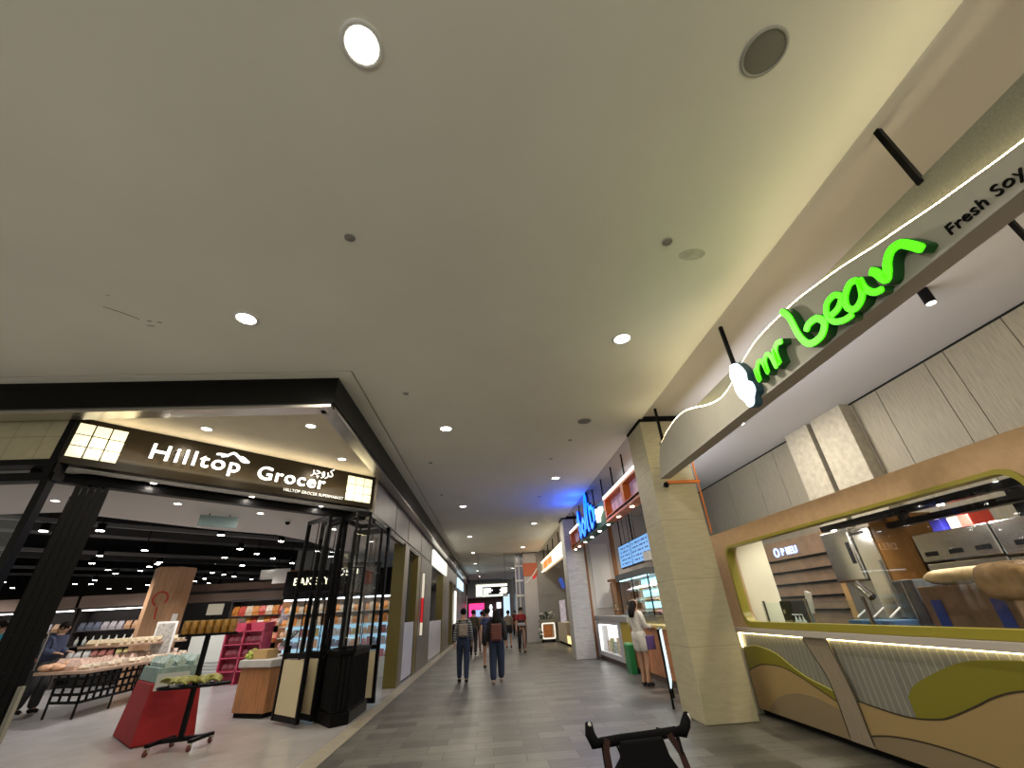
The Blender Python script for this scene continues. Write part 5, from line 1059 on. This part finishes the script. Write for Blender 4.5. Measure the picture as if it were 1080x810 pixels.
# distant end of the corridor
o = MB().box(-2.4, 1.25, 48.2, 48.55, 0, 3.0).build('dark_shopfront', mat('dark_red_room', (.03, .006, .008), .5)); tag(o, 'Very dark red shop front closing the far end of the corridor', 'shop front')
t = thing('pink_screen', 'Bright pink glowing screen in the dark far shop front', 'screen', (-1.5, 48, 1.3)); MB().box(-2.25, -.7, 48.1, 48.18, 1.95, 2.5).build('screen', PINK, t); MB().box(-2.25, -1.6, 48.1, 48.18, 1.2, 1.95).build('screen', emis('pink2', (1, .08, .4), .9), t); MB().box(-1.55, -.9, 48.1, 48.18, 1.3, 1.9).build('screen', emis('pink_blue', (.35, .5, .9), 1.0), t)
t = thing('light_figure', 'White glowing sculpture figure at the far end beside the pink screen', 'sculpture', (.0, 47.6, 0)); MB().lathe([(0, 0), (.3, 0), (.18, .5), (.33, 1.2), (.22, 1.7), (.10, 1.85), (.17, 2.05), (.1, 2.3), (0, 2.35)], (.0, 47.6, 0), 16).build('body', emis('fig_white', (.9, .95, 1), 1.4), t)
t = thing('light_box', 'Small white square lamp right of the glowing sculpture', 'lamp', (.85, 47.9, 0)); MB().box(.6, 1.05, 47.9, 48.0, 1.95, 2.5).build('shade', emis('box_white', (.9, .95, 1), 1.3), t); MB().cyl((.82, 47.95, 0), (.82, 47.95, 1.95), .03).build('pole', BLACK, t)
t = thing('glow_tower', 'Tall pale blue light panel at the right of the far shop front', 'light panel', (1.6, 47.5, 0)); MB().box(1.3, 1.95, 47.4, 47.5, .9, 3.2).build('panel', emis('pale_blue', (.55, .75, .95), 1.0), t); MB().box(1.28, 1.97, 47.5, 47.56, 0, 3.25).build('frame', BLACK, t)
t = thing('pink_sign', 'Reddish strip light reflected on the far right wall', 'light', (2.35, 38, 1)); MB().box(2.34, 2.4, 36, 38, 1.0, 2.2).build('panel', emis('red_far', (.7, .15, .15), .5), t)  # glowing panel stands in for a reddish reflection on the wall

# ================================================================== PEOPLE
def skin_mesh(name, verts, edges, radii, m, parent, sub=1, root=0):
    me = bpy.data.meshes.new(name); me.from_pydata(verts, edges, []); o = bpy.data.objects.new(name, me); COL.objects.link(o)
    md = o.modifiers.new('s', 'SKIN'); md.use_smooth_shade = True
    for i, r in enumerate(radii):
        sv = me.skin_vertices[0].data[i]; sv.radius = r if isinstance(r, tuple) else (r, r); sv.use_root = (i == root)
    s2 = o.modifiers.new('u', 'SUBSURF'); s2.levels = sub; s2.render_levels = sub
    bpy.context.view_layer.update()
    m2 = bpy.data.meshes.new_from_object(o.evaluated_get(bpy.context.evaluated_depsgraph_get())); bpy.data.objects.remove(o)
    m2.name = name; m2.materials.clear(); m2.materials.append(m); m2.polygons.foreach_set('use_smooth', [True]*len(m2.polygons))
    o = bpy.data.objects.new(name, m2); COL.objects.link(o); o.parent = parent; return o
def person(label, loc, face, h, top, bottom, step=.16, hair='short', shorts=False, longsleeve=False, arms='down', pack=None, skin=SKIN, shoe=BLACKM, wide=1.0, lean=0.0, loose=.0, front_face=False):
    """stands at loc facing +y turned by face; step = stride half length, left foot forward"""
    t = thing('person', label, 'person', (0, 0, 0)); k = h/1.66
    f = step
    def P(x, y, z): return (x*k*wide, (y+lean*max(0, z-.9))*k, z*k)
    J = {'pel': P(0, 0, .93), 'sp': P(0, .005, 1.08), 'ch': P(0, 0, 1.25), 'nk0': P(0, -.01, 1.38), 'nk1': P(0, .005, 1.445), 'hd0': P(0, .02, 1.50), 'hd1': P(0, .01, 1.575), 'hd2': P(0, .0, 1.625),
         'hpL': P(-.085, 0, .88), 'knL': P(-.10, f*.62+.03, .49), 'anL': P(-.095, f*1.0, .085), 'toL': P(-.10, f*1.0+.15, .028), 'heL': P(-.095, f*1.0-.05, .03),
         'hpR': P(.085, 0, .88), 'knR': P(.10, -f*.25+.04, .49), 'anR': P(.095, -f*1.05, .10), 'toR': P(.10, -f*1.05+.15, .028), 'heR': P(.095, -f*1.05-.05, .045),
         'shL': P(-.165, -.01, 1.345), 'shR': P(.165, -.01, 1.345)}
    if arms == 'down':
        A = {'L': [P(-.215, -.03-f*.3, 1.09), P(-.235, .02-f*.7, .86)], 'R': [P(.215, -.03+f*.3, 1.09), P(.235, .05+f*.8, .87)]}
    elif arms == 'front':
        A = {'L': [P(-.20, .03, 1.10), P(-.17, .25, 1.08)], 'R': [P(.21, .02, 1.10), P(.17, .27, 1.07)]}
    elif arms == 'hold':
        A = {'L': [P(-.215, -.02, 1.09), P(-.10, .17, 1.02)], 'R': [P(.215, -.03, 1.09), P(.24, .04, .87)]}
    keys = list(J); V_ = [J[a] for a in keys]; ix = {a: i for i, a in enumerate(keys)}
    rad = {'pel': (.155*wide, .112), 'sp': (.138*wide, .10), 'ch': (.155*wide, .108), 'nk0': (.075, .06), 'nk1': .047, 'hd0': (.062, .078), 'hd1': (.074, .09), 'hd2': (.058, .07),
           'hpL': .098, 'knL': .064, 'anL': .040, 'toL': (.036, .022), 'heL': .026, 'hpR': .098, 'knR': .064, 'anR': .040, 'toR': (.036, .022), 'heR': .026, 'shL': .058, 'shR': .058}
    Rr = [rad[a] for a in keys]; Rr = [(tuple(q*k for q in r) if isinstance(r, tuple) else r*k) for r in Rr]
    cf = .80
    for i_, a in enumerate(keys):
        sc_ = .84 if a in ('pel', 'sp', 'ch') else (cf if (a[:2] in ('hp',) or (a[:2] in ('kn', 'an') and not shorts)) else 1.0)
        if a[:2] in ('to', 'he'): sc_ = .75
        if a[:2] == 'sh': sc_ = .85
        Rr[i_] = tuple(q*sc_ for q in Rr[i_]) if isinstance(Rr[i_], tuple) else Rr[i_]*sc_
    E_ = [('pel', 'sp'), ('sp', 'ch'), ('ch', 'nk0'), ('nk0', 'nk1'), ('nk1', 'hd0'), ('hd0', 'hd1'), ('hd1', 'hd2'), ('pel', 'hpL'), ('hpL', 'knL'), ('knL', 'anL'), ('anL', 'toL'), ('anL', 'heL'), ('pel', 'hpR'), ('hpR', 'knR'), ('knR', 'anR'), ('anR', 'toR'), ('anR', 'heR'), ('nk0', 'shL'), ('nk0', 'shR')]
    E_ = [(ix[a], ix[b]) for a, b in E_]
    for sd, sgn in (('L', -1), ('R', 1)):
        el, wr = Vector(A[sd][0]), Vector(A[sd][1]); d = (wr-el).normalized()
        pal = wr+d*.07*k; i0 = len(V_)
        V_ += [tuple(el), tuple(wr), tuple(pal)]; Rr += [(.030 if longsleeve else .038)*k, .025*k, (.034*k, .016*k)]
        E_ += [(ix['sh'+sd], i0), (i0, i0+1), (i0+1, i0+2)]
        across = Vector((0, 1, 0)) if abs(d.z) > .6 else Vector((1, 0, 0)); inward = Vector((-sgn, 0, 0)) if abs(d.z) > .6 else Vector((0, 0, -1))
        for q, (off, ln) in enumerate(((-.027, .062), (-.009, .072), (.010, .067), (.027, .052))):
            b0 = pal+across*off*k; b1 = b0+d*ln*.55*k+inward*.006; b2 = b1+d*ln*.4*k+inward*.018; j = len(V_)
            V_ += [tuple(b1), tuple(b2)]; Rr += [.0095*k, .0075*k]; E_ += [(i0+2, j), (j, j+1)]
        th = wr+d*.02+across*.022*k; j = len(V_); V_ += [tuple(th+across*.02+d*.03), tuple(th+across*.022+d*.055+inward*.008)]; Rr += [.010*k, .008*k]; E_ += [(i0+1, j), (j, j+1)]
    skin_mesh('body', V_, E_, Rr, skin, t, 1, ix['pel'])
    g = lambda a: J[a]; ad = lambda a, dz=0, dy=0, dx=0: (J[a][0]+dx, J[a][1]+dy, J[a][2]+dz)
    lerp = lambda a, b, u: tuple(a[i]+(b[i]-a[i])*u for i in range(3))
    # trousers or shorts
    e = .016+loose
    if shorts:
        vv = [g('pel'), ad('hpL'), lerp(g('hpL'), g('knL'), .72), ad('hpR'), lerp(g('hpR'), g('knR'), .72), ad('pel', .15)]; rr_ = [((.155*wide+e)*k, (.112+e)*k), (.102+e)*k, (.088+e+.012)*k, (.102+e)*k, (.088+e+.012)*k, ((.145*wide+e)*k, (.105+e)*k)]
        ee = [(0, 1), (1, 2), (0, 3), (3, 4), (0, 5)]
    else:
        vv = [g('pel'), g('hpL'), g('knL'), lerp(g('knL'), g('anL'), 1.05), g('hpR'), g('knR'), lerp(g('knR'), g('anR'), 1.05), ad('pel', .15)]
        rr_ = [((.155*wide+e)*k, (.112+e)*k), (.100+e)*k, (.066+e)*k, (.044+e)*k, (.100+e)*k, (.066+e)*k, (.044+e)*k, ((.145*wide+e)*k, (.105+e)*k)]; ee = [(0, 1), (1, 2), (2, 3), (0, 4), (4, 5), (5, 6), (0, 7)]
    skin_mesh('shorts' if shorts else 'trousers', vv, ee, rr_, bottom, t, 1, 0)
    # top
    e = .020+loose; sl = 1.0 if longsleeve else .62
    vv = [g('ch'), g('sp'), ad('pel', -.06), g('nk0'), g('shL'), g('shR')]; rr_ = [((.155*wide+e)*k, (.108+e)*k), ((.140*wide+e)*k, (.10+e)*k), ((.158*wide+e+.006)*k, (.114+e+.006)*k), (.078*k, .064*k), (.05+e)*k, (.05+e)*k]
    ee = [(0, 1), (1, 2), (0, 3), (3, 4), (3, 5)]
    for sd, si in (('L', 4), ('R', 5)):
        el, wr = A[sd]; j = len(vv)
        if longsleeve: vv += [el, lerp(el, wr, .9)]; rr_ += [(.038+e)*k, (.028+e)*k]; ee += [(si, j), (j, j+1)]
        else: vv += [lerp(J['sh'+sd], el, .7)]; rr_ += [(.045+e)*k]; ee += [(si, j)]
    skin_mesh('shirt', vv, ee, rr_, top, t, 1, 0)
    for sd in 'LR':
        vv = [ad('an'+sd, -.02*k), ad('he'+sd, .005), lerp(g('an'+sd), g('to'+sd), .6), g('to'+sd)]; vv[2] = (vv[2][0], vv[2][1], vv[2][2]*.9)
        o = skin_mesh('shoe', vv, [(0, 1), (0, 2), (2, 3)], [.050*k, (.046*k, .040*k), (.050*k, .040*k), (.048*k, .036*k)], shoe, t, 1, 0)
    hx_, hy_, hz_ = J['hd1']
    if hair == 'short':
        mb = MB(); mb.ball((hx_, hy_-.014*k, hz_+.018*k), .096*k, .108*k, .094*k, 14, 10); mb.build('hair', HAIRM, t)
        for i_, v in enumerate(t.children[-1].data.vertices):
            if v.co.y > hy_+.055*k and v.co.z < hz_+.045*k: v.co.y = hy_+.055*k
    elif hair == 'long':
        vv = [(hx_, hy_-.01*k, hz_+.045*k), (hx_, hy_-.03*k, hz_-.03*k), (hx_, hy_-.125*k, hz_-.16*k), (hx_, hy_-.155*k, hz_-.31*k)]
        skin_mesh('hair', vv, [(0, 1), (1, 2), (2, 3)], [(.085*k, .085*k), (.10*k, .085*k), (.11*k, .06*k), (.08*k, .035*k)], HAIRM, t, 1, 0)
    elif hair == 'bun':
        mb = MB(); mb.ball((hx_, hy_-.014*k, hz_+.015*k), .086*k, .098*k, .088*k, 14, 10); mb.ball((hx_, hy_-.11*k, hz_+.05*k), .035*k, .035*k, .035*k); mb.build('hair', HAIRM, t)
    fc = MB(); fc.cyl((hx_-.078*k, hy_, hz_-.025*k), (hx_-.088*k, hy_, hz_-.02*k), .02*k, n=10); o_ = fc.build('ear', skin, t)
    fc = MB(); fc.cyl((hx_+.078*k, hy_, hz_-.025*k), (hx_+.088*k, hy_, hz_-.02*k), .02*k, n=10); fc.build('ear', skin, t)
    for sx_ in (-.03, .03): MB().ball((hx_+sx_*k, hy_+.082*k, hz_-.012*k), .011*k, .007*k, .008*k, 8, 6).build('eye', BLACK, t)
    mb = MB(); mb.bar((hx_, hy_+.086*k, hz_-.005*k), (hx_, hy_+.100*k, hz_-.042*k), .018*k); mb.build('nose', skin, t)
    mb = MB(); mb.box(hx_-.022*k, hx_+.022*k, hy_+.078*k, hy_+.088*k, hz_-.068*k, hz_-.060*k); mb.build('mouth', mat('lips', (.30, .09, .07), .5), t)
    if pack:
        col, w_, hh, zc = pack; cz = zc*k; b = MB(); b.box(-w_/2, w_/2, -.30*k, -.13*k, cz-hh/2, cz+hh/2); p = b.build('backpack', col, t, .035); p['label'] = 'backpack worn on the back'
        q = MB(); q.box(-w_*.36, w_*.36, -.33*k, -.30*k, cz-hh*.42, cz+.0); q.build('pocket', col, p, .015)
        for s_ in (-1, 1):
            q = MB(); q.tube([(s_*w_*.28, -.135*k, cz+hh*.45), (s_*.11*k, -.11*k, 1.39*k), (s_*.115*k, .02*k, 1.40*k), (s_*.12*k, .115*k, 1.25*k), (s_*.14*k, .07*k, 1.08*k), (s_*w_*.42, -.12*k, cz-hh*.3)], .014, 6); q.build('strap', BLACKM if col is not None else col, p)
    t.location = loc; t.rotation_euler = (0, 0, face); return t
def stripe_mat():
    m = bpy.data.materials.new('striped_cloth'); m.use_nodes = True; nt = m.node_tree; b = nt.nodes['Principled BSDF']
    tc = nt.nodes.new('ShaderNodeTexCoord'); w_ = nt.nodes.new('ShaderNodeTexWave'); w_.bands_direction = 'Z'; w_.inputs['Scale'].default_value = 5.5; r = nt.nodes.new('ShaderNodeValToRGB'); r.color_ramp.interpolation = 'CONSTANT'
    r.color_ramp.elements[0].color = (.015, .017, .03, 1); r.color_ramp.elements[1].position = .38; r.color_ramp.elements[1].color = (.30, .30, .30, 1)
    nt.links.new(tc.outputs['Object'], w_.inputs['Vector']); nt.links.new(w_.outputs['Fac'], r.inputs[0]); nt.links.new(r.outputs[0], b.inputs['Base Color']); b.inputs['Roughness'].default_value = .85; return m
cl = lambda n, c: mat('cloth_'+n, c, .85, var=.12, vscale=10)
DENIM = cl('denim', (.014, .024, .06)); BLK = cl('black', (.012, .012, .014))
person('Person walking away in a striped top and blue jeans with a small beige backpack', (-.75, 12.8, 0), .04, 1.66, stripe_mat(), DENIM, .13, 'bun', longsleeve=True, pack=(mat('beige_pack', (.24, .20, .16), .7), .24, .30, 1.16), wide=.95)
person('Person walking away with long black hair, black top and brown red backpack', (.13, 12.35, 0), -.05, 1.64, BLK, DENIM, -.12, 'long', longsleeve=True, pack=(mat('brown_red_pack', (.10, .025, .02), .6), .28, .38, 1.10), wide=1.0, loose=.02, shoe=mat('pale_shoe', (.30, .24, .22), .7))
person('Person walking away in a dark blue printed shirt and dark shorts ahead of the pair', (-.12, 15.6, 0), .05, 1.67, mat('printed_shirt', (.05, .06, .14), .85, var=.9, vscale=14), BLK, .15, 'short', shorts=True)
person('Person walking away in an olive brown top, further ahead on the left', (-.78, 20.7, 0), .0, 1.68, cl('olive', (.06, .05, .03)), BLK, .12, 'short', longsleeve=True)
person('Person in a red and black polo walking towards the camera with a waist pouch', (1.31, 20.7, 0), PI+.06, 1.68, cl('red', (.28, .02, .025)), BLK, .135, 'short', arms='down', front_face=True)
o = COL.objects.get('person.004') or bpy.data.objects['person.004']
q = MB(); q.box(-.16, .16, .10, .17, .98, 1.10); pz = q.build('waist_pouch', mat('pouch_white', (.38, .37, .38), .6), None, .02); pz.parent = o
q = MB(); q.box(-.15, .15, .085, .135, 1.10, 1.20); pz = q.build('shirt_panel', BLK, None, .02); pz.parent = o
person('Person in a pale patterned shirt and dark shorts walking right of the dark haired walker', (.86, 23.8, 0), .1, 1.60, cl('khaki', (.26, .23, .18)), BLK, .12, 'short', shorts=True, wide=1.05)
person('Distant person in dark red clothes on the right of the far corridor', (1.75, 34.5, 0), PI, 1.62, cl('maroon', (.12, .015, .02)), BLK, .1, 'short')
person('Distant person in a blue top near the pink screen on the left', (-1.0, 27.5, 0), .0, 1.62, cl('blue', (.03, .05, .20)), BLK, .1, 'short')
person('Distant person in brown clothes beside the olive topped walker', (-.45, 22.8, 0), .0, 1.62, cl('brown', (.20, .12, .07)), cl('tan', (.22, .15, .10)), .1, 'short')
WT = cl('white', (.62, .60, .57))
wo = person('Woman in a white blouse and white shorts standing at the orange kiosk counter', (3.27, 10.5, 0), -1.05, 1.66, WT, WT, .03, 'long', shorts=True, longsleeve=True, arms='front', wide=.92, shoe=BLK)
q = MB(); q.box(.16, .24, .0, .22, .66, .92); pz = q.build('purple_bag', mat('purple_bag', (.10, .06, .22), .6), None, .02); pz.parent = wo; pz['label'] = 'purple shopping bag held in her hand'
person('Staff member in a grey top behind the grey topped kiosk counter', (4.55, 15.1, 0), PI/2+.4, 1.64, cl('grey', (.30, .31, .31)), BLK, .02, 'short', arms='front')
person('Man in a navy jacket leaning over the bread table inside the grocery', (-10.75, 12.3, 0), -1.5, 1.82, cl('navy', (.035, .045, .09)), BLK, .08, 'short', longsleeve=True, arms='front', lean=.22, loose=.03)
person('Man in a bright teal shirt behind the left folded doors', (-12.3, 12.5, 0), -1.2, 1.92, cl('teal', (.02, .32, .42)), BLK, .05, 'short', arms='front', wide=1.1)

# ================================================================== FOLDED PUSHCHAIR AT THE BOTTOM OF THE VIEW
S_ = thing('pushchair', 'Black pushchair with upturned handle ends and brown strap in the foreground', 'pushchair', (.7, 2.2, 0))
FB = mat('black_fabric', (.006, .006, .007), .9, spec=.05); LTH = mat('brown_leather', (.022, .006, .005), .55, spec=.2)
MB().tube([(.50, 2.46, .950), (.60, 2.47, .955), (.70, 2.475, .958), (.80, 2.48, .962), (.875, 2.485, .966)], .021, 12).build('handlebar', FB, S_)
for s_, (x, y) in ((-1, (.50, 2.46)), (1, (.875, 2.485))):
    g_ = MB().tube([(x, y, .950 if s_ < 0 else .966), (x+s_*.030, y-.01, .952 if s_ < 0 else .968), (x+s_*.045, y+.01, .985), (x+s_*.042, y+.03, 1.02)] if s_ < 0 else [(x, y, .966), (x+.03, y-.01, .966), (x+.055, y+.01, .985), (x+.085, y+.04, 1.02)], [.018, .026, .024, .017], 12); o = g_.build('grip', FB, S_)
    e = (x-.042, y+.03, 1.02) if s_ < 0 else (x+.085, y+.04, 1.02); MB().ball((e[0], e[1]-.018, e[2]-.010), .010, .010, .018, 10, 8).build('end_cap', mat('cap_pale', (.50, .48, .46), .4), o)
mb = MB()
P1 = [(.585, 2.47, .955), (.79, 2.48, .960), (.80, 2.455, .90), (.83, 2.43, .85), (.87, 2.38, .80), (.87, 2.30, .45), (.46, 2.28, .45), (.46, 2.36, .80), (.53, 2.42, .86), (.575, 2.445, .90)]
n = len(P1); mb._add(P1+[(x, y-.05, z) for x, y, z in P1], [tuple(range(n)), tuple(range(2*n-1, n-1, -1))]+[(i, (i+1) % n, n+(i+1) % n, n+i) for i in range(n)])
mb.build('seat_back', FB, S_, .008)
for pts in (([(.53, 2.45, .965), (.515, 2.43, .93), (.515, 2.40, .86), (.535, 2.36, .76), (.55, 2.3, .6)]), ([(.78, 2.49, .972), (.83, 2.465, .965), (.865, 2.44, .90), (.875, 2.38, .80), (.86, 2.3, .6)])):
    mb = MB()
    for a, b in zip(pts, pts[1:]): mb.bar(a, b, .028, .006, up=(0, -1, .3))
    mb.build('strap', LTH, S_)
for x in (.50, .86):
    MB().tube([(x+.01, 2.465, .95), (x, 2.32, .60), (x, 2.20, .10)], .010, 8).build('frame_tube', BLACK, S_)
    MB().tube([(x, 2.30, .55), (x, 2.75, .10)], .010, 8).build('frame_tube', BLACK, S_)
    for y in (2.20, 2.75):
        w_ = MB().cyl((x-.02, y, .075), (x+.02, y, .075), .075, n=24).build('wheel', BLACKM, S_); MB().cyl((x-.023, y, .075), (x+.023, y, .075), .03, n=16).build('hub', STEEL2, w_)
MB().box(.50, .86, 2.32, 2.70, .42, .46).build('seat', FB, S_, .02)
mb = MB(); mb.tube([(.57, 2.46, .95), (.585, 2.44, .90), (.60, 2.43, .88)], .005, 6); mb.build('cord', FB, S_)
